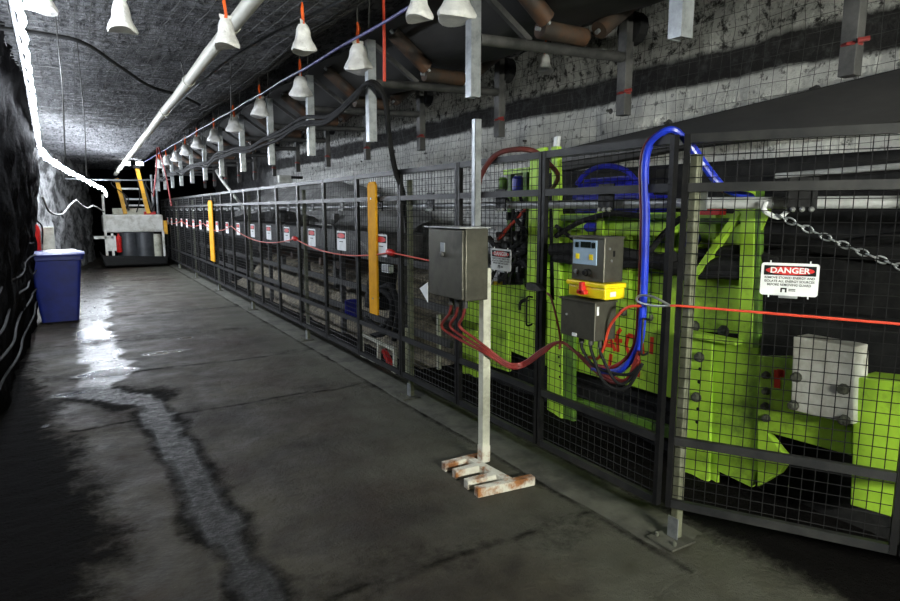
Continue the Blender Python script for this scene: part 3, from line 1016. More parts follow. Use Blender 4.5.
bl = MB()
nb, nx_ = 60, 16
ya, yb_ = -1.5, 21.0
for i in range(nb + 1):
    yy = ya + (yb_ - ya) * i / nb
    for s in (0, 1):
        for k in range(nx_ + 1):
            u = k / nx_
            sagz = 0.02 * math.cos((yy - HY) / 1.5 * 2 * math.pi)
            bl.v.append(V(2.19 + 1.09 * u, yy, 2.845 + trough(u) + sagz - 0.02 + (0.014 if s else 0)))
for i in range(nb):
    st_ = 2 * (nx_ + 1)
    for k in range(nx_):
        a = i * st_ + k
        bl.f.append((a, a + 1, a + st_ + 1, a + st_))
        a += nx_ + 1
        bl.f.append((a, a + st_, a + st_ + 1, a + 1))
    for e in (0, nx_):
        a = i * st_ + e
        bl.f.append((a, a + st_, a + st_ + nx_ + 1, a + nx_ + 1))
single('conveyor_belt', bl, M['belt'], 'long dark trough of conveyor belt hung overhead on rusty rollers', 'conveyor belt', smooth=True)


def make_frame(label, y, zb=2.32):
    t = thing('hanger_frame', label, 'conveyor frame', (LX, y, 2.66), 'hanger frames of the overhead conveyor')
    # near channel post
    MB().box((LX - 0.034, y - 0.032, zb), (LX - 0.028, y + 0.032, 2.98)).box((LX - 0.028, y - 0.032, zb), (LX + 0.034, y - 0.025, 2.98)).box((LX - 0.028, y + 0.025, zb), (LX + 0.034, y + 0.032, 2.98)).build('near_post', M['galv'], t)
    MB().box((RX - 0.035, y - 0.04, 2.31), (RX + 0.035, y + 0.04, 3.10)).build('far_post', M['darksteel'], t, bevel=0.004)
    MB().cyl((LX + 0.04, y, 2.66), (RX - 0.03, y, 2.70), 0.034, 12).build('cross_tube', M['darksteel'], t, True)
    MB().bar((LX + 0.78, y, 2.71), (RX - 0.03, y, 2.98), 0.035).build('brace', M['darksteel'], t)
    MB().bar((LX + 0.04, y, 2.95), (LX + 0.42, y, 2.70), 0.035).build('brace', M['darksteel'], t)
    for (a, b) in (((2.23, 3.02), (2.53, 2.79)), ((2.56, 2.765), (2.93, 2.765)), ((2.96, 2.79), (3.26, 3.02))):
        yo = 0.0 if a[0] in (2.56,) else 0.10
        p, q = V(a[0], y - yo - 0.05, a[1]), V(b[0], y - yo - 0.05, b[1])
        d = (q - p).normalized()
        r_ = MB().cyl(p, q, 0.058, 14).build('idler_roller', M['roller'], t, True)
        MB().cyl(p - d * 0.03, q + d * 0.03, 0.014, 8).build('roller_shaft', M['galv'], r_)
    MB().lathe([(0.048, -0.008), (0.052, 0), (0.048, 0.008)], (RX, y, 2.46), (0, 0, 1), 8).cyl((RX - 0.05, y - 0.05, 2.465), (RX - 0.02, y - 0.09, 2.47), 0.012, 6).build('red_clip', M['redcable'], t)
    MB().cyl((RX + 0.02, y, 2.9), (RX + 0.10, y, 2.9), 0.11, 12).build('guide_wheel', M['rubber'], t)
    MB().tube([(LX, y, 2.95), (LX - 0.01, y, 3.04), (LX, y, 3.3)], 0.006, 5).build('roof_chain', M['darksteel'], t)
    MB().tube([(RX, y, 3.08), (RX, y, 3.55)], 0.009, 5).build('roof_chain', M['darksteel'], t)
    return t


f0 = make_frame('hanger frame of the overhead conveyor outside the top of the view, right above the camera', FRY[0])
frl = ['hanger frame whose square posts end above the near corner post and the chain', 'hanger frame with the full galvanised post hanging above the steel cabinet', 'hanger frame where the black cables turn down to the fence']
for k in range(1, len(FRY)):
    lab = frl[k - 1] if k <= 3 else '%s hanger frame of the overhead conveyor along the drive, counting from the near corner' % ORD[k - 1]
    if k == 3:
        f1 = make_frame(lab, FRY[k], 2.2)
    else:
        copy_tree(f0 if k < 3 else f1, (LX, FRY[k], 2.66), None, lab)


# stone dust bags ------------------------------------------------------------
def make_bag(label, loc, seed, strap=True):
    t = thing('dust_bag', label, 'dust bag', loc, 'hanging white stone dust bags')
    o = Vector(loc)
    b = MB()
    n, rows = 18, 12
    for i in range(rows + 1):
        u = i / rows
        z = 0.09 - 0.18 * u
        r = 0.028 + 0.046 * u + 0.004 * math.sin(u * 9)
        if i == rows:
            r *= 0.93
        for k in range(n):
            a = 2 * math.pi * k / n
            w = 1 + 0.05 * math.sin(5 * a + seed) * (0.4 + u) * 0.8 + 0.06 * fbm((math.cos(a), math.sin(a), u + seed), 2)
            b.v.append(o + V(math.cos(a) * r * w, math.sin(a) * r * w, z - 0.012 * math.sin(2 * a + seed) * u))
    for i in range(rows):
        for k in range(n):
            a = i * n + k
            c = i * n + (k + 1) % n
            b.f.append((a, c, c + n, a + n))
    b.f.append(tuple(rows * n + k for k in range(n)))
    # gathered neck ears
    b.prism([o + V(-0.028, -0.004, 0.085), o + V(0.028, -0.004, 0.085), o + V(0.04, -0.004, 0.115), o + V(-0.036, -0.004, 0.12)], (0, 0.008, 0))
    b.build('bag', M['bag'], t, True)
    MB().lathe([(0.03, -0.008), (0.034, 0), (0.03, 0.008)], o + V(0, 0, 0.075), (0, 0, 1), 12).build('neck_tie', M['bag'], t, True)
    h = MB()
    h.tube([o + V(0, 0, 0.075), o + V(0.004, 0, 0.13), o + V(-0.004, 0, 0.2), o + V(0.0, 0, 0.24)], [0.012, 0.009, 0.010, 0.006], 7)
    h.build('orange_hook', M['orange'], t, True)
    MB().tube([o + V(0, 0, 0.235), o + V(0, 0, 0.62)], 0.004, 5).build('hanging_wire', M['darksteel'], t)
    for c in t.children:
        if c.name.split('.')[0] != 'hanging_wire':
            c.scale = (1.0, 1.0, 0.85)
    [c for c in t.children if c.name.startswith('hanging_wire')][0].location.z -= 0.045
    return t


bag0 = make_bag('white dust bag at the top left corner of the view beside the light strip', (-0.075, 3.80, 2.70), 0.3)
bagm = make_bag('white dust bag second from the left in the row across the roof', (0.285, 3.87, 2.67), 1.7)
bag2 = make_bag('white dust bag hanging in front of the pale roof pipe', (0.83, 3.92, 2.67), 3.1)
protos = [bag0, bagm, bag2]
copy_tree(bag0, (1.25, 3.80, 2.67), 0.9, 'white dust bag on an orange hook between the roof pipe and the conveyor')
copy_tree(bagm, (1.64, 3.06, 2.73), 2.0, 'dim white dust bag in the row across the roof beside the conveyor belt')
copy_tree(bag2, (3.76, 4.6, 2.97), 1.2, 'white dust bag hanging beyond the conveyor by the white rib')
for k in range(1, 13):
    y = FRY[k]
    lab = ['white dust bag cut by the frame edge above the corner post', 'large white dust bag on top of the nearest galvanised conveyor post', 'white dust bag on the conveyor post where the cable bundle turns down'][k - 1] if k <= 3 else 'white dust bag on the %s near side conveyor post' % ORD[k - 1]
    pb_ = copy_tree(protos[k % 3], (LX - 0.095 + 0.012 * math.sin(k * 2.1), y + 0.02, 2.855 + 0.015 * math.sin(k * 1.7)), k * 1.1, lab)
    pb_.scale = (1.55, 1.55, 1.3)

# lines along the roof ----------------------------------------------------------
st_ = []
for i in range(60):
    y = 0.5 + i * 0.35
    st_.append(V(1.93 - 0.016 * max(0, y - 3), y, 2.93 + 0.005 * math.sin(y / 1.5 * 2 * math.pi)))
single('blue_stringer_cable', MB().tube(st_, 0.011, 8).tube([p + V(0.02, 0, 0.016) for p in st_], 0.008, 6), M['purple'], 'long blue violet cable pair strung along the near edge of the conveyor', 'cable', None, True)
cond = spline([V(1.75, 2.2, 2.90), V(1.40, 4.0, 2.89), V(1.27, 4.8, 2.89), V(1.17, 6.0, 2.89), V(1.13, 9.1, 2.89), V(1.22, 15.3, 2.88)], 8)
single('conduit', MB().tube(cond, 0.010, 6), M['drum'], 'thin pale conduit sagging along the roof between pipe and conveyor', 'conduit', None, True)
pp = thing('roof_pipe', 'long thick pale pipe running along the roof down the drive', 'pipe', (1.1, 4, 2.85))
pa_, pb_ = V(0.955, 1.5, 2.88), V(1.05, 20.2, 2.66)
MB().tube([pa_.lerp(pb_, i / 20) + V(0, 0, 0.008 * math.sin(i * 1.9)) for i in range(21)], 0.046, 14).build('pipe', M['pipe'], pp, True)
dirp = (pb_ - pa_).normalized()
for k in range(9):
    c = pa_ + dirp * (2.9 + 1.9 * k)
    MB().cyl(c - dirp * 0.035, c + dirp * 0.035, 0.054, 14).build('coupling', M['pipe'], pp, True)
    MB().tube([c + dirp * 0.4 + V(0, 0, -0.05), c + dirp * 0.4 + V(0.05, 0, 0.0), c + dirp * 0.4 + V(0, 0, 0.25)], 0.005, 5).build('pipe_hanger', M['darksteel'], pp)
single('roof_hose', MB().tube(spline([V(-0.45, 5.7, 2.95), V(-0.06, 5.85, 2.98), V(0.17, 5.97, 2.97), V(0.46, 6.7, 2.96), V(0.79, 7.5, 2.95), V(1.10, 7.75, 2.93), V(1.4, 8.3, 2.93)], 8), 0.016, 8), M['rubber'], 'black hose curving across the roof at upper left', 'hose', None, True)
# black cable bundle on the near posts
bund = []
for k in range(12, 3, -1):
    y = FRY[k]
    bund += [V(LX - 0.07, y, 2.50 + 0.02 * math.sin(k * 2)), V(LX - 0.07, y - 0.75, 2.47 + 0.02 * math.sin(k * 3))]
bund += [V(LX - 0.07, FRY[3] + 0.1, 2.585)]
tailb = [V(LX - 0.06, 4.62, 2.63), V(2.15, 4.60, 2.52), V(2.22, 4.68, 2.25), V(2.33, 4.80, 1.98), V(2.44, 4.86, 1.75), V(2.52, 4.9, 1.2)]
for i, lab in enumerate(('black cable highest in the bundle sagging from post to post', 'black cable in the middle of the sagging bundle', 'black cable lowest in the bundle sagging from post to post')):
    dz = [0.035, 0.0, -0.04][i]
    pts = [p + V(-0.012 * i, 0.02 * i, dz * (1 + 0.5 * math.sin(j * 1.3 + i))) for j, p in enumerate(bund)] + [p + V(0.016 * i, 0.022 * i, 0.012 * i) for p in tailb]
    single('cable_bundle', MB().tube(spline(pts, 6), 0.017, 7), M['rubber'], lab, 'cable', 'black cables along the conveyor posts', True)
# red ropes hanging from the roof
for (x, y, z0, z1, lab) in ((2.0, 4.27, 2.58, 3.2, 'red rope hanging down beside the black cable bend'),):
    single('red_rope', MB().tube([(x, y, z0), (x + 0.004, y, (z0 + z1) / 2), (x, y, z1)], 0.012, 7), M['rope'], lab, 'rope', smooth=True)
for (a, b, lab) in (((1.62, 15.0, 3.0), (1.50, 15.2, 1.95), 'dark red rope hanging slanted above the far fence end'), ((1.64, 14.9, 3.0), (1.82, 14.9, 1.75), 'dark red rope hanging straight above the far fence end')):
    single('red_rope', MB().tube([a, V(*a).lerp(V(*b), 0.5) + V(0.02, 0, 0), b], 0.017, 6), M['red'], lab, 'rope', smooth=True)
# thin wires hanging from the roof
for (x, y, z, lab) in ((-0.02, 5.0, 2.0, 'thin wire hanging from the roof right of the light strip'), (0.12, 6.4, 1.95, 'thin wire hanging from the roof left of the black roof hose'), (1.35, 6.3, 2.5, 'thin wire hanging from the roof between pipe and conveyor'), (1.55, 9.0, 2.3, 'thin wire hanging deep in the drive near the conveyor')):
    single('hanging_wire', MB().tube([(x, y, roof_z(x, y)), (x + 0.01, y, z + 0.5), (x - 0.01, y, z)], 0.004, 4), M['darksteel'], lab, 'wire')

# ------------------------------------------------------------------ green drive unit behind the fence
GX = 3.30
drv = thing('conveyor_drive', 'lime green conveyor drive machine behind the mesh guard', 'machine', (3.6, 2.6, 0.15))


def slab(name, px, X, depth, m, parent=None, bevel=0.006):
    pts = [at(u, v, X) for (u, v) in px]
    return MB().prism(pts, (depth, 0, 0)).build(name, M[m], parent or drv, False, bevel)


slab('column', [(530, 150), (544, 147), (546, 300), (526, 300)], 3.26, 0.05, 'green')
slab('column', [(551, 147), (557, 146), (560, 300), (554, 300)], 3.28, 0.05, 'green')
slab('lower_panel', [(462, 285), (546, 285), (546, 366), (508, 350), (508, 350), (462, 345)], 3.33, 0.05, 'green')
slab('leg', [(462, 330), (476, 330), (476, 394), (462, 388)], 3.31, 0.04, 'green')
slab('leg', [(490, 330), (508, 330), (508, 372), (490, 366)], 3.31, 0.04, 'green')
legc = slab('leg', [(547, 300), (562, 300), (562, 428), (547, 422)], 3.28, 0.03, 'green')
slab('leg_flange', [(562, 300), (573, 300), (573, 440), (562, 434)], 3.29, 0.04, 'greendk')
main = slab('main_panel', [(557, 214), (674, 212), (674, 399), (572, 370), (572, 318), (557, 318)], 3.36, 0.06, 'green')
slab('rib', [(557, 221), (670, 219), (670, 214), (557, 215)], 3.30, 0.06, 'greendk')  # darker green puts the shadow of a gap into the colour
slab('rib', [(560, 236), (672, 236), (672, 229), (560, 230)], 3.30, 0.06, 'green')
slab('stiffener', [(620, 236), (628, 236), (628, 300), (620, 300)], 3.31, 0.05, 'green')
slab('stiffener', [(642, 236), (648, 236), (648, 320), (642, 318)], 3.32, 0.04, 'greendk')
slab('lower_rail', [(573, 398), (672, 428), (672, 440), (573, 408)], 3.34, 0.05, 'greendk')
slab('lower_rail', [(462, 400), (546, 428), (546, 440), (462, 410)], 3.36, 0.05, 'greendk')
# corner part right of the corner post
slab('brace_panel', [(674, 212), (742, 214), (742, 250), (674, 264)], 3.38, 0.05, 'green')
slab('brace_panel', [(674, 276), (742, 278), (742, 334), (674, 330)], 3.36, 0.06, 'green')
slab('rib', [(697, 218), (738, 218), (738, 224), (697, 224)], 3.32, 0.06, 'greendk')
slab('rib', [(711, 214), (716, 214), (716, 262), (711, 262)], 3.33, 0.05, 'green')
slab('column', [(741, 187), (755, 187), (752, 348), (737, 348)], 3.22, 0.02, 'green')
slab('shaded_column_side', [(755, 187), (761, 187), (758, 348), (752, 348)], 3.225, 0.04, 'greendk')  # side face of the column, its shade given by darker green
slab('column_cap', [(739, 185), (782, 184), (782, 189), (739, 190)], 3.21, 0.06, 'green')
slab('gusset', [(760, 207), (771, 207), (760, 232)], 3.23, 0.02, 'green', bevel=0.002)
slab('gusset', [(741, 208), (733, 208), (741, 224)], 3.23, 0.02, 'green', bevel=0.002)
MB().bar(at(740, 212, 3.24), at(688, 288, 3.24), 0.045, 0.035).build('diagonal_brace', M['green'], drv)
pl = slab('bolt_plate', [(677, 333), (712, 337), (708, 500), (674, 492)], 3.20, 0.025, 'green')
slab('shelf', [(684, 331), (735, 341), (735, 346), (684, 337)], 3.15, 0.08, 'green')
mp_ = slab('middle_plate', [(711, 338), (758, 346), (757, 470), (752, 488), (717, 471), (716, 503), (704, 500), (707, 440)], 3.235, 0.03, 'green')
rp_ = slab('end_plate', [(757, 356), (793, 357), (793, 404), (852, 429), (852, 456), (766, 432), (780, 450), (789, 460), (779, 474), (757, 487)], 3.20, 0.05, 'green')
slab('end_block', [(853, 377), (905, 383), (905, 521), (850, 505), (852, 456)], 3.10, 0.20, 'green')
wb = slab('bearing_block', [(793, 336), (855, 347), (853, 425), (790, 410)], 3.06, 0.13, 'white', bevel=0.008)


def bolt(u, v, X, r, par, m='grime'):
    c = at(u, v, X)
    MB().lathe([(r * 1.25, 0.0), (r * 1.25, 0.006), (r, 0.008), (r * 0.95, 0.028), (r * 0.6, 0.032)], c, (-1, 0, 0), 9).build('bolt', M[m], par)


for (u, v) in ((797, 377), (794, 405), (844, 389), (845, 420)):
    bolt(u, v, 3.06, 0.022, wb)
for (u, v) in ((700, 357), (697, 397)):
    bolt(u, v, 3.20, 0.026, pl)
for (u, v) in ((695, 326), (724, 331)):
    bolt(u, v, 3.36, 0.03, drv)
for (u, v) in ((767, 375), (767, 391), (766, 406), (767, 418)):
    bolt(u, v, 3.20, 0.018, rp_)
for (u, v) in ((624, 312), (650, 317)):
    bolt(u, v, 3.36, 0.026, main)
for (u, v) in ((700, 369), (699, 382), (698, 409), (697, 422)):
    MB().cyl(at(u, v, 3.20) + V(-0.002, 0, 0), at(u, v, 3.20) + V(0.01, 0, 0), 0.011, 10).build('bolt_hole', M['ink'], pl)
for (u, v) in ((559, 357), (560, 366), (560, 377)):
    MB().cyl(at(u, v, 3.28) + V(-0.002, 0, 0), at(u, v, 3.28) + V(0.01, 0, 0), 0.012, 10).build('bolt_hole', M['ink'], legc)


MB().box((3.46, 0.95, 0.24), (3.92, 4.9, 1.05)).build('dark_back_body', M['rubber'], drv, bevel=0.03)  # back body coloured black so the panel gaps read as deep shade
MB().box((3.42, 0.9, -0.03), (3.60, 5.0, 0.24)).box((3.78, 0.9, -0.03), (3.94, 5.0, 0.24)).build('skid_base', M['rubber'], drv)
# hand painted red characters, as strokes
def strokes(name, par, X, segs, w=0.018):
    for s in segs:
        b = MB()
        for a, c in zip(s[:-1], s[1:]):
            p, q = at(a[0], a[1], X), at(c[0], c[1], X)
            d = (q - p).normalized()
            sd = d.cross(V(1, 0, 0)).normalized() * (w / 2)
            b.prism([p + sd, q + sd, q - sd, p - sd], (0.002, 0, 0))
        b.build(name, M['marker'], par)


strokes('painted_mark', main, 3.357, [[(603, 350), (609, 335), (615, 351)], [(605, 345), (613, 346)], [(621, 329), (617, 334), (618, 352)], [(614, 340), (622, 341)],
        [(634, 337), (628, 335), (626, 345), (629, 355), (634, 354), (637, 345), (634, 337)], [(641, 336), (643, 355)], [(652, 337), (651, 354)],
        [(611, 354), (609, 368)], [(630, 358), (628, 364), (633, 363)], [(639, 360), (638, 377)]], 0.03)
strokes('painted_mark', rp_, 3.197, [[(777, 370), (777, 388)], [(777, 372), (783, 373)], [(781, 370), (781, 377)]], 0.035)

# motor and hoses of the drive
mot = MB()
mc, mr = at(610, 200, 3.85), 0.17
mot.lathe([(0.05, -0.36), (0.13, -0.35), (0.165, -0.30), (0.17, -0.28), (0.17, 0.25), (0.15, 0.30), (0.06, 0.32)], mc, (0, 1, 0), 24)
mo = mot.build('motor', M['blue'], drv, True)
for k in range(16):
    a = 2 * math.pi * k / 16
    d = V(math.cos(a), 0, math.sin(a))
    MB().bar(mc + d * 0.175 + V(0, -0.26, 0), mc + d * 0.175 + V(0, 0.24, 0), 0.012, 0.03, up=d).build('cooling_fin', M['blue'], mo)
arc = [at(577, 184, 3.62), at(584, 175, 3.62), at(594, 168.5, 3.62), at(606, 166, 3.62), at(618, 167.5, 3.62), at(628, 172, 3.62), at(636, 181, 3.62)]
MB().tube(spline(arc, 6), 0.021, 8).build('guard_hoop', M['blue'], drv, True)
MB().box(at(576, 196, 3.6), at(668, 213, 3.95)).build('motor_base', M['blue'], drv, bevel=0.01)
for (u, v, X, r) in ((592, 227, 3.27, 0.034), (690, 239, 3.28, 0.048)):
    MB().lathe([(r * 0.7, -0.07), (r, -0.05), (r, 0.05), (r * 0.7, 0.07)], at(u, v, X), (1, 0.2, 0), 20).build('blue_end_cap', M['blue'], drv, True)
hoses = [([(553, 250), (590, 250), (630, 256), (672, 264)], 3.24, 0.055), ([(556, 258), (600, 263), (640, 263), (674, 256)], 3.22, 0.035), ([(556, 236), (580, 222), (610, 214), (640, 216)], 3.24, 0.020),
         ([(648, 254), (660, 238), (676, 222), (690, 214)], 3.20, 0.020), ([(676, 258), (700, 254), (740, 250), (775, 262)], 3.27, 0.03), ([(672, 268), (705, 266), (742, 267), (800, 275)], 3.28, 0.052), ([(680, 276), (715, 274), (742, 275)], 3.26, 0.03),
         ([(556, 226), (575, 240), (600, 252), (615, 252)], 3.25, 0.016)]
for px, X, r in hoses:
    MB().tube(spline([at(u, v, X) for (u, v) in px], 6), r, 9).build('hose', M['rubber'], drv, True)
MB().box(at(700, 208, 3.18), at(726, 215, 3.24)).build('red_cover', M['redp'], drv)
MB().box(at(597, 211, 3.28), at(602, 300, 3.31)).build('stiffener', M['green'], drv)

# valve stand left of the column
vs = thing('valve_stand', 'green framed hydraulic valve stand behind the mesh right of the steel cabinet', 'valve stand', (3.45, 4.6, 0.3))
MB().prism([at(u, v, 3.42) for (u, v) in ((503, 170), (529, 167), (529, 172), (503, 175))], (0.25, 0, 0)).build('top_plate', M['green'], vs)
MB().bar(at(511, 172, 3.45), at(512, 300, 3.45), 0.05).build('green_leg', M['greendk'], vs)
MB().bar(at(527, 172, 3.45), at(527, 300, 3.45), 0.05).build('green_leg', M['greendk'], vs)
MB().prism([at(u, v, 3.44) for (u, v) in ((498, 196), (529, 194), (529, 204), (498, 206))], (0.2, 0, 0)).build('cross_plate', M['green'], vs)
MB().prism([at(u, v, 3.40) for (u, v) in ((496, 232), (530, 230), (530, 250), (496, 252))], (0.15, 0, 0)).build('manifold', M['darksteel'], vs)
MB().lathe([(0.03, -0.07), (0.055, -0.05), (0.055, 0.05), (0.03, 0.07)], at(518, 184, 3.42), (0, 0, 1), 14).build('blue_valve', M['blue'], vs, True)
MB().lathe([(0.03, -0.06), (0.045, -0.04), (0.045, 0.04), (0.03, 0.06)], at(503, 184, 3.46), (0, 0, 1), 12).build('green_valve', M['greendk'], vs, True)
for (u, v) in ((500, 240), (510, 239), (520, 238)):
    MB().lathe([(0.024, 0), (0.024, 0.05), (0.015, 0.06)], at(u, v, 3.40), (-1, 0, 0), 10).build('fitting', M['zinc'], vs)
for (px, mm, r) in (([(500, 238), (508, 228), (516, 220), (525, 210)], 'rope', 0.016), ([(496, 242), (503, 232), (512, 224), (522, 212)], 'redcable', 0.014), ([(489, 238), (500, 250), (515, 255), (528, 250)], 'rubber', 0.03), ([(492, 262), (505, 270), (520, 262), (530, 268)], 'rubber', 0.03), ([(499, 190), (508, 200), (514, 216), (505, 232)], 'rubber', 0.012), ([(520, 196), (524, 215), (520, 236)], 'rubber', 0.016), ([(508, 252), (511, 270), (508, 290)], 'rubber', 0.014), ([(522, 250), (519, 275), (522, 295)], 'rubber', 0.016)):
    MB().tube(spline([at(u, v, 3.36) for (u, v) in px], 5), r, 7).build('hose', M[mm], vs, True)
random.seed(11)
for i in range(9):
    u0, v0 = random.uniform(492, 526), random.uniform(205, 285)
    px = [(u0, v0), (u0 + random.uniform(-8, 10), v0 + random.uniform(6, 14)), (u0 + random.uniform(-12, 12), v0 + random.uniform(14, 28)), (u0 + random.uniform(-14, 14), v0 + random.uniform(24, 40))]
    MB().tube(spline([at(a, b, 3.33 + 0.02 * (i % 4)) for (a, b) in px], 5), random.uniform(0.010, 0.02), 6).build('hose', M['rubber'], vs, True)
for (u, v, w_, h_) in ((507, 212, 9, 8), (519, 268, 12, 10), (500, 272, 10, 9)):
    MB().box(at(u, v, 3.38), at(u + w_, v + h_, 3.50)).build('valve_block', M['darksteel'], vs, bevel=0.008)
MB().box(at(492, 281, 3.38), at(503, 290, 3.46)).build('yellow_valve', M['yellow'], vs, bevel=0.01)
single('supply_hose', MB().tube(spline([V(2.37, 3.60, 1.70), V(2.36, 3.55, 1.86), V(2.37, 3.42, 1.99), V(2.40, 3.28, 2.03), V(2.48, 3.14, 2.02), V(2.7, 3.25, 1.96), V(3.0, 3.5, 1.88), V(3.38, 4.1, 1.75)], 7), 0.017, 8), M['darkred'], 'dark red hose arching over the fence beside the cabinet strut', 'hose', None, True)
single('spade_handle', MB().prism([at(554, 137, 3.3), at(558, 136, 3.3), at(556, 150, 3.3), at(553, 150, 3.3)], (0.03, 0, 0)), M['sign'], 'white tag standing on top of the green column', 'tag', None)

# sloping belt and black void backing behind the machine
sb = thing('sloping_belt', 'dark sloping belt beam rising behind the green machine along the white rib', 'conveyor belt', (4.0, 3, 2.1))
def ext(a, b, y):      # carry the edge a-b on to a given y
    return a.lerp(b, (y - a.y) / (b.y - a.y))


bt0, bt1, bb0, bb1 = at(546, 153, 4.28), at(900, 68, 4.28), at(690, 147, 4.28), at(900, 122, 4.28)
MB().prism([bt0, ext(bt0, bt1, -3.0), ext(bb0, bb1, -3.0), bb0, at(556, 172, 4.28)], (0.14, 0, 0)).build('beam', M['belt'], sb, bevel=0.01)
MB().bar(at(556, 160, 4.26), at(700, 139, 4.26), 0.05, 0.06).build('edge_rail', M['darksteel'], sb)
hood = MB()  # added black box standing in for the unlit void
ht0, ht1 = at(690, 163, 4.0), at(900, 149, 4.0)
hood.prism([ext(ht0, ht1, 5.2), ext(ht0, ht1, -3.0), V(4.0, -3.0, -0.02), V(4.0, 5.2, -0.02)], (0.4, 0, 0))
ho = single('unlit_void_hood', hood, M['rubber'], 'tall black hood added in place of the unlit void behind the green machine', 'dark backing', bevel=0.02)
hs = thing('service_pipes', 'bundle of thin pale and red service pipes on the black hood', 'pipe', at(830, 185, 3.9))
for (a, b, mm, r) in (((776, 176), (1500, 118), 'pale', 0.018), ((778, 187), (1500, 163), 'redcable', 0.014), ((775, 193), (1500, 208), 'rubber', 0.025), ((765, 240), (960, 262), 'rubber', 0.05), ((765, 255), (960, 230), 'rubber', 0.03)):
    MB().cyl(at(*a, 3.92), at(*b, 3.92), r, 8).build('pipe', M[mm], hs, True)

# ------------------------------------------------------------------ tail end along the far fence
spill = MB()


def sp_pt(u, v):
    y = 5.6 + 9.5 * u
    x = 3.0 + 1.5 * v
    h = 0.35 + 0.5 * v + 0.18 * fbm((x, y, 2), 1.6) + 0.06 * fbm((x, y, 6), 5)
    e = min(1, min(u, 1 - u) * 8) * min(1, v * 5)
    return (x, y, max(0.0, h * e))


single('spillage_heap', grid(90, 24, sp_pt), M['tan'], 'tan rock spillage heap along the floor behind the far fence', 'rock heap', smooth=True)
bo = [o for o in bpy.data.objects if o.name == 'spillage_heap'][0]
bo['kind'] = 'stuff'


def md_pt(u, v):
    y = 7.6 + 9.6 * u
    prof_ = [(0.0, 1.52), (0.12, 1.85), (0.28, 2.10), (0.42, 2.20), (0.62, 2.19), (0.8, 2.12), (1.0, 1.95)]
    for (a, za), (b, zb) in zip(prof_[:-1], prof_[1:]):
        if a <= u <= b:
            z = za + (zb - za) * (u - a) / (b - a)
    s = math.sin(v * math.pi * 0.5)
    return (3.45 + 0.85 * v + 0.05 * fbm((u * 6, v, 1), 2), y, z - 0.55 + 0.55 * s + 0.04 * fbm((u * 8, v * 2, 4), 1.8))


tl = thing('conveyor_tail', 'dark dusty conveyor tail section with a domed cover behind the far fence', 'conveyor', (3.8, 11, 0))
MB_m = grid(60, 10, md_pt)
MB_m.build('domed_cover', M['cover'], tl, True)
MB().prism([(3.5, 7.6, 1.35), (3.5, 17.2, 1.40), (3.5, 17.2, 1.05), (3.5, 7.6, 1.0)], (0.6, 0, 0)).build('side_beam', M['darksteel'], tl)
for y in (7.9, 9.4, 10.9, 12.4, 13.9, 15.4, 16.9):
    MB().box((3.48, y - 0.06, 0.0), (3.56, y + 0.06, 1.6)).build('stand_leg', M['darksteel'], tl)
for y in (8.3, 9.1, 9.9, 10.7, 11.5, 12.3, 13.1, 13.9):
    MB().cyl((3.42, y, 0.82), (4.1, y, 0.82), 0.07, 12).build('return_roller', M['roller'], tl, True)
MB().box(at(279, 175, 3.9), at(291, 183, 4.2)).build('white_cap', M['white'], tl, bevel=0.02)
MB().box(at(291, 176, 3.95), at(303, 179, 4.2)).build('top_beam', M['ink'], tl)
single('propped_pipe', MB().tube([at(217, 171, 3.0), at(222, 180, 3.0), at(250, 216, 3.0)], [0.05, 0.035, 0.03], 8), M['white'], 'white pipe leaning over the fence top deep in the drive', 'pipe', None, True)
pu = thing('pump_unit', 'dark pump unit with white frame behind the near yellow board', 'pump', (2.9, 5.6, 0.03))
c_ = at(378, 318, 2.95)
MB().lathe([(0.10, -0.28), (0.17, -0.26), (0.17, 0.2), (0.12, 0.26), (0.05, 0.3)], V(3.0, c_.y, 0.78), (0.2, 0.1, 1), 18).build('pump_body', M['rubber'], pu, True)
for px in ([(368, 300), (380, 290), (392, 302), (388, 330), (372, 336)], [(374, 292), (390, 286), (398, 310), (394, 340)], [(366, 318), (378, 328), (390, 320)]):
    MB().tube(spline([at(u, v, 2.85) for (u, v) in px], 6), 0.032, 8).build('hose', M['rubber'], pu, True)
for (a, b) in (((362, 332), (362, 364)), ((379, 340), (379, 372)), ((395, 348), (395, 382)), ((362, 356), (396, 376)), ((362, 334), (396, 350))):
    MB().bar(at(*a, 2.70), at(*b, 2.70), 0.035).build('white_frame', M['whitegrime'], pu)
MB().bar(at(384, 350, 2.75), at(393, 370, 2.75), 0.05).build('red_pipe', M['redp'], pu)
MB().box(at(345, 300, 2.78), at(357, 318, 2.95)).build('blue_pump_motor', M['blue'], pu, bevel=0.02)
MB().bar((2.72, 5.4, 0.03), (2.72, 5.4, 0.5), 0.035).bar((3.1, 5.4, 0.03), (3.1, 5.4, 0.6), 0.035).build('stand', M['whitegrime'], pu)
wd = single('wall_switch', MB().box(at(381, 264, 2.62), at(394, 273, 2.68)), M['sign'], 'white square switch box behind the mesh below the last yellow board sign', 'switch box', bevel=0.005)
# tail details: low stringers behind the fence
ls = thing('stringer_rails', 'long dark stringer rails behind the fence between the drive and the far end', 'conveyor rail', (2.9, 10, 0.4))
for (x, z) in ((2.95, 0.72), (2.95, 0.40), (3.0, 1.10)):
    MB().box((x - 0.02, 4.9, z - 0.035), (x + 0.02, 21, z + 0.035)).build('rail', M['darksteel'], ls)
for k in range(9):
    y = 6.0 + 1.8 * k
    MB().box((2.97, y - 0.03, 0.0), (3.03, y + 0.03, 1.13)).build('rail_post', M['darksteel'], ls)

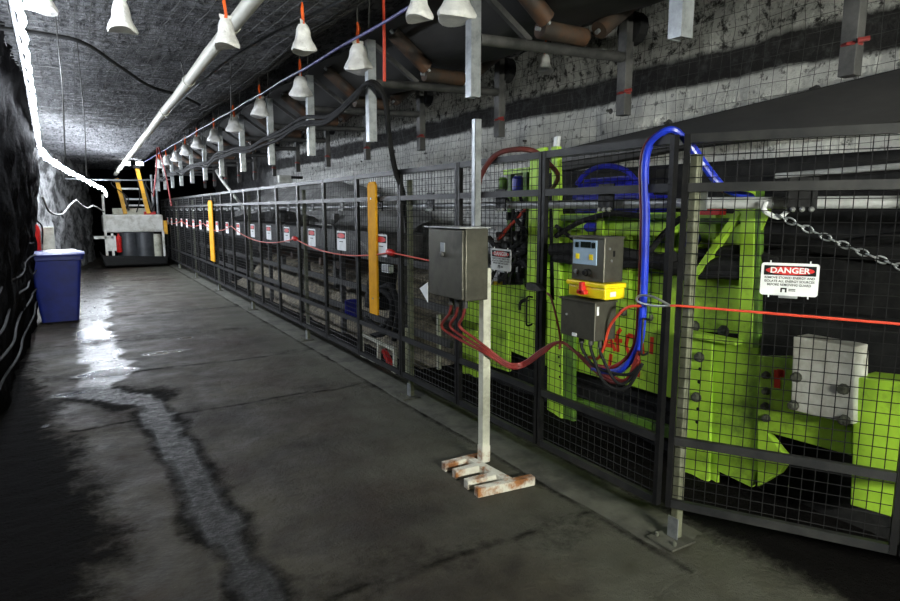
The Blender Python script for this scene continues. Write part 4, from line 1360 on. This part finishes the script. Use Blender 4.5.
# ------------------------------------------------------------------ mining vehicle at the end of the drive
vy = 20.4
ve = thing('mining_vehicle', 'white fronted mining vehicle with yellow mast arms parked at the drive end', 'vehicle', (1.43, vy, 0))
MB().box((0.66, vy, 1.02), (2.24, vy + 1.1, 1.53)).build('front_hood', M['white'], ve, bevel=0.05)
MB().prism([(0.62, vy - 0.25, 0.06), (0.52, vy - 0.3, 0.5), (0.66, vy - 0.1, 0.28), (2.2, vy - 0.1, 0.28), (2.28, vy - 0.25, 0.36), (2.26, vy - 0.25, 0.06)], (0, 0.8, 0)).build('black_bumper', M['ink'], ve, bevel=0.04)
for x in (1.28, 1.70):
    MB().lathe([(0.25, 0), (0.28, 0.03), (0.28, 0.72), (0.25, 0.76)], (x, vy + 0.25, 0.27), (0, 0, 1), 22).build('drum', M['drum'], ve, True)
MB().lathe([(0.16, 0), (0.17, 0.03), (0.17, 0.6), (0.15, 0.68)], (2.02, vy + 0.3, 0.27), (0, 0, 1), 18).build('drum', M['whitegrime'], ve, True)
for (x, z0, z1) in ((0.70, 0.12, 2.1), (0.86, 0.12, 1.0), (2.20, 0.3, 1.05)):
    MB().box((x - 0.03, vy - 0.12, z0), (x + 0.03, vy - 0.05, z1)).build('white_post', M['white'], ve)
MB().box((0.40, vy - 0.12, 0.85), (0.95, vy + 0.1, 0.93)).build('step_plate', M['white'], ve)
MB().box((0.71, vy - 0.1, 0.5), (0.95, vy - 0.07, 0.85)).build('white_shield', M['white'], ve)
fx = MB().lathe([(0.02, 0.52), (0.03, 0.46), (0.075, 0.42), (0.075, 0.0), (0.06, -0.02)][::-1], (1.02, vy - 0.06, 0.47), (0, 0, 1), 14).build('red_cylinder', M['redp'], ve, True)
MB().box((1.75, vy + 0.1, 1.53), (2.05, vy + 0.3, 1.62)).build('red_light_bar', M['redp'], ve)
MB().box((2.24, vy, 0.95), (2.34, vy + 0.15, 1.35)).build('yellow_side_light', M['armyel'], ve)
MB().box((0.95, vy + 0.5, 1.53), (1.9, vy + 0.9, 1.72)).build('engine_cover', M['whitegrime'], ve, bevel=0.02)
for (a, b, w) in (((1.63, vy + 0.2, 2.96), (1.86, vy + 0.1, 1.56), 0.14), ((1.10, vy + 0.2, 2.55), (1.25, vy + 0.1, 1.55), 0.13)):
    ar = MB().bar(a, b, w, 0.10).build('mast_arm', M['armyel'], ve)
    MB().cyl(V(*a) + V(-0.09, -0.08, -0.05), V(*a) + V(0.09, -0.08, -0.05), 0.05, 10).build('arm_pivot', M['darksteel'], ar)
    MB().bar(V(*a) + V(0.13, 0, -0.4), V(*b) + V(0.1, 0, 0.1), 0.045).build('ram', M['darksteel'], ar)
for (z, x0, x1) in ((2.28, 1.15, 1.75), (1.98, 1.2, 1.8), (1.80, 1.2, 1.82)):
    MB().bar((x0, vy + 0.2, z), (x1, vy + 0.2, z), 0.05).build('cross_member', M['galv'], ve)
for x in (2.02, 2.14):
    MB().cyl((x, vy + 0.3, 1.5), (x, vy + 0.3, 2.7), 0.035, 8).build('exhaust_pipe', M['galv'], ve, True)
for (x, d) in ((1.25, -0.3), (1.95, -0.1), (1.55, 0.1)):
    MB().tube(spline([(x, vy + 0.1, 1.6), (x + 0.1, vy, 2.0), (x + d, vy + 0.1, 2.4), (x + d * 0.4, vy + 0.2, 2.6)], 5), 0.018, 6).build('hose', M['rubber'], ve, True)
for i, (x, z) in enumerate(((1.36, 2.97), (1.70, 2.98))):
    t = thing('work_light', ['small bright work light left of the tall yellow mast arm', 'small bright work light on top of the tall yellow mast arm'][i], 'lamp', (x, vy - 0.2, z), None)
    MB().box((x - 0.09, vy - 0.22, z - 0.04), (x + 0.09, vy - 0.14, z + 0.05)).build('lamp_glass', M['smalllamp'], t, bevel=0.01)
    MB().box((x - 0.1, vy - 0.139, z - 0.05), (x + 0.1, vy - 0.08, z + 0.06)).build('housing', M['darksteel'], t)
    MB().cyl((x, vy - 0.11, z + 0.05), (x, vy - 0.11, 3.2), 0.012, 6).build('bracket', M['darksteel'], t)
single('messenger_wire', MB().tube(sag(V(-0.15, 18.6, 2.45), V(2.3, 18.9, 2.50), 0.03), 0.02, 6), M['galv'], 'grey messenger wire stretched across the drive before the vehicle', 'wire', None, True)

# ------------------------------------------------------------------ bin, extinguisher, left side
bn = thing('wheelie_bin', 'blue wheelie bin with dusty closed lid against the dark left wall', 'bin', (-0.30, 10.85, 0))


def ring(z, hx_, hy_, r=0.05, c=(-0.30, 10.87)):
    out = []
    for (sx, sy, a0) in ((1, 1, 0), (-1, 1, 90), (-1, -1, 180), (1, -1, 270)):
        for k in range(4):
            a = R(a0 + 30 * k)
            out.append(V(c[0] + sx * (hx_ - r) + r * math.cos(a), c[1] + sy * (hy_ - r) + r * math.sin(a), z))
    return out


def loft(levels):
    b = MB()
    n = len(levels[0])
    for l in levels:
        b.v += l
    for i in range(len(levels) - 1):
        for k in range(n):
            a = i * n + k
            c = i * n + (k + 1) % n
            b.f.append((a, c, c + n, a + n))
    b.f.append(tuple(range(n))[::-1])
    b.f.append(tuple((len(levels) - 1) * n + k for k in range(n)))
    return b


loft([ring(0.03, 0.235, 0.20), ring(0.30, 0.265, 0.22), ring(0.93, 0.325, 0.27), ring(0.94, 0.355, 0.29), ring(0.99, 0.355, 0.29)]).build('body', M['binblue'], bn, True)
lid = loft([ring(0.992, 0.37, 0.305), ring(1.02, 0.375, 0.31), ring(1.045, 0.34, 0.28, 0.08), ring(1.06, 0.24, 0.19, 0.08)]).build('lid', M['binblue'], bn, True)
MB().tube([(-0.60, 11.12, 0.97), (-0.60, 11.20, 0.99), (-0.0, 11.20, 0.99), (0.0, 11.12, 0.97)], 0.016, 8).build('handle', M['binblue'], bn, True)
for x in (-0.50, -0.10):
    MB().cyl((x - 0.025, 11.08, 0.10), (x + 0.025, 11.08, 0.10), 0.10, 18).build('wheel', M['rubber'], bn, True)
dl = loft([ring(1.062, 0.22, 0.15, 0.08, (-0.24, 10.87)), ring(1.072, 0.20, 0.14, 0.08, (-0.24, 10.87))])
dl.build('dust_on_lid', M['galv'], bn, True)
ex = thing('fire_extinguisher', 'red fire extinguisher hung on the dark wall behind the blue bin', 'fire extinguisher', (-0.55, 11.25, 0.98))
MB().lathe([(0.07, 0), (0.085, 0.03), (0.085, 0.38), (0.06, 0.44), (0.025, 0.47), (0.025, 0.50)], (-0.56, 11.25, 1.0), (0, 0, 1), 16).build('cylinder', M['redp'], ex, True)
MB().box((-0.60, 11.2, 1.50), (-0.50, 11.25, 1.53)).build('handle', M['ink'], ex)
MB().tube(spline([(-0.50, 11.2, 1.50), (-0.44, 11.18, 1.4), (-0.46, 11.18, 1.15)], 5), 0.012, 6).build('hose', M['rubber'], ex, True)
single('wall_box', MB().box((-0.46, 11.3, 1.0), (-0.30, 11.42, 1.40)), M['whitegrime'], 'grey white box standing between extinguisher and bin lid', 'box', bevel=0.008)
for i in range(5):
    z = 0.35 + 0.22 * i
    pts = [V(-0.55 + 0.02 * math.sin(k * 1.7 + i), 0.8 + k * 0.7, z + 0.03 * math.sin(k * 1.1 + i * 2)) for k in range(15)]
    single('wall_cable', MB().tube(spline(pts, 4), 0.011, 6), M['rubber'], '%s black cable up from the floor along the dark left wall' % ['lowest', 'second', 'third', 'fourth', 'topmost'][i], 'cable', 'black cables on the left wall', True)
for i, (px, lab) in enumerate((([(42, 196), (50, 212), (62, 214), (70, 205), (76, 200)], 'pale looped hose hanging on the far left wall'), ([(76, 200), (86, 208), (94, 206), (104, 212)], 'second pale looped hose on the far wall nearer the vehicle'))):
    pts = []
    for (u, v) in px:
        X = -0.80 + 0.95 * (u - 42) / 62.0
        Y = 13.0 + 6.0 * (u - 42) / 62.0
        r = _ray(u, v)
        p = C0 + r * (Y / r.y)
        pts.append(p)
    single('looped_hose', MB().tube(spline(pts, 6), 0.018, 7), M['hosegrey'], lab, 'hose', 'pale hoses on the far left wall', True)

# ------------------------------------------------------------------ lights: LED rope, added fill lamps
def rope_pts(ctrl, step=0.10, amp=0.012):
    base = spline(ctrl, 24)
    out = []
    L_ = 0
    for i, p in enumerate(base):
        if i:
            L_ += (p - base[i - 1]).length
        out.append(p + V(amp * math.sin(L_ * 14), 0, amp * math.cos(L_ * 14)))
    return out


lr = thing('led_light_strip', 'glaring white light strip running along the left roof edge', 'light strip', (-0.35, 6, 2.7))
ctrl = [V(-0.13, 2.9, 2.62), V(-0.16, 3.7, 2.60), V(-0.21, 5.5, 2.60), V(-0.29, 8.1, 2.60), V(-0.36, 10.4, 2.59), V(-0.365, 11.05, 2.53)]
MB().tube(rope_pts(ctrl), [0.008 + 0.009 * abs(math.sin(i * 0.62)) for i in range(len(rope_pts(ctrl)))], 6).build('light_tube', M['led'], lr, True)
MB().tube([p + V(-0.03, 0, 0.04) for p in spline(ctrl, 8)], 0.012, 6).build('support_cable', M['rubber'], lr, True)
lf = thing('led_light_strip', 'farther glaring white light strip crossing towards the parked vehicle', 'light strip', (0, 15, 2.4))
ctrl = [V(-0.36, 11.15, 2.51), V(-0.31, 12.0, 2.47), V(-0.08, 14.0, 2.40), V(0.05, 15.0, 2.37), V(0.42, 17.0, 2.25), V(0.66, 18.1, 2.16), V(0.70, 18.3, 2.02)]
MB().tube(rope_pts(ctrl, amp=0.02), [0.020 + 0.016 * (0.5 + 0.5 * math.sin(i * 0.42)) for i in range(len(rope_pts(ctrl)))], 6).build('light_tube', M['ledfar'], lf, True)
MB().tube([p + V(-0.04, 0, 0.06) for p in spline(ctrl, 8)], 0.012, 6).build('support_cable', M['rubber'], lf, True)

# two unseen lamps added behind the viewpoint to brighten the right side
for i, (x, y, z) in enumerate(((1.3, -2.1, 1.95), (1.2, -4.2, 2.6))):
    t = thing('fill_lamp', ['added fill lamp on a two legged stand behind the viewpoint', 'added fill lamp hung from the roof behind the viewpoint'][i], 'lamp', (x, y, 0.0 if i == 0 else z))
    MB().box((x - 0.6, y - 0.08, z), (x + 0.6, y + 0.08, z + 0.04)).build('housing', M['darksteel'], t)
    MB().cyl((x - 0.56, y, z - 0.03), (x + 0.56, y, z - 0.03), 0.02, 10).build('tube', M['lamp'], t, True)
    for dx in (-0.58, 0.58):
        if i == 0:
            MB().bar((x + dx, y - 0.05, 0.0), (x + dx, y - 0.05, z + 0.02), 0.03).build('stand_leg', M['darksteel'], t)
            MB().bar((x + dx, y - 0.4, 0.015), (x + dx, y + 0.3, 0.015), 0.03).build('stand_foot', M['darksteel'], t)
        else:
            MB().cyl((x + dx, y, z + 0.03), (x + dx, y, 3.2), 0.008, 5).build('hanger', M['darksteel'], t)

w = bpy.data.worlds.new('mine_dark')
SC.world = w
w.use_nodes = True
w.node_tree.nodes['Background'].inputs[0].default_value = (0.5, 0.55, 0.6, 1)
w.node_tree.nodes['Background'].inputs[1].default_value = 0.0

SC.view_settings.view_transform = 'Standard'
SC.view_settings.look = 'None'
SC.view_settings.exposure = 1.05
SC.view_settings.gamma = 1.0
SC.view_settings.use_curve_mapping = False
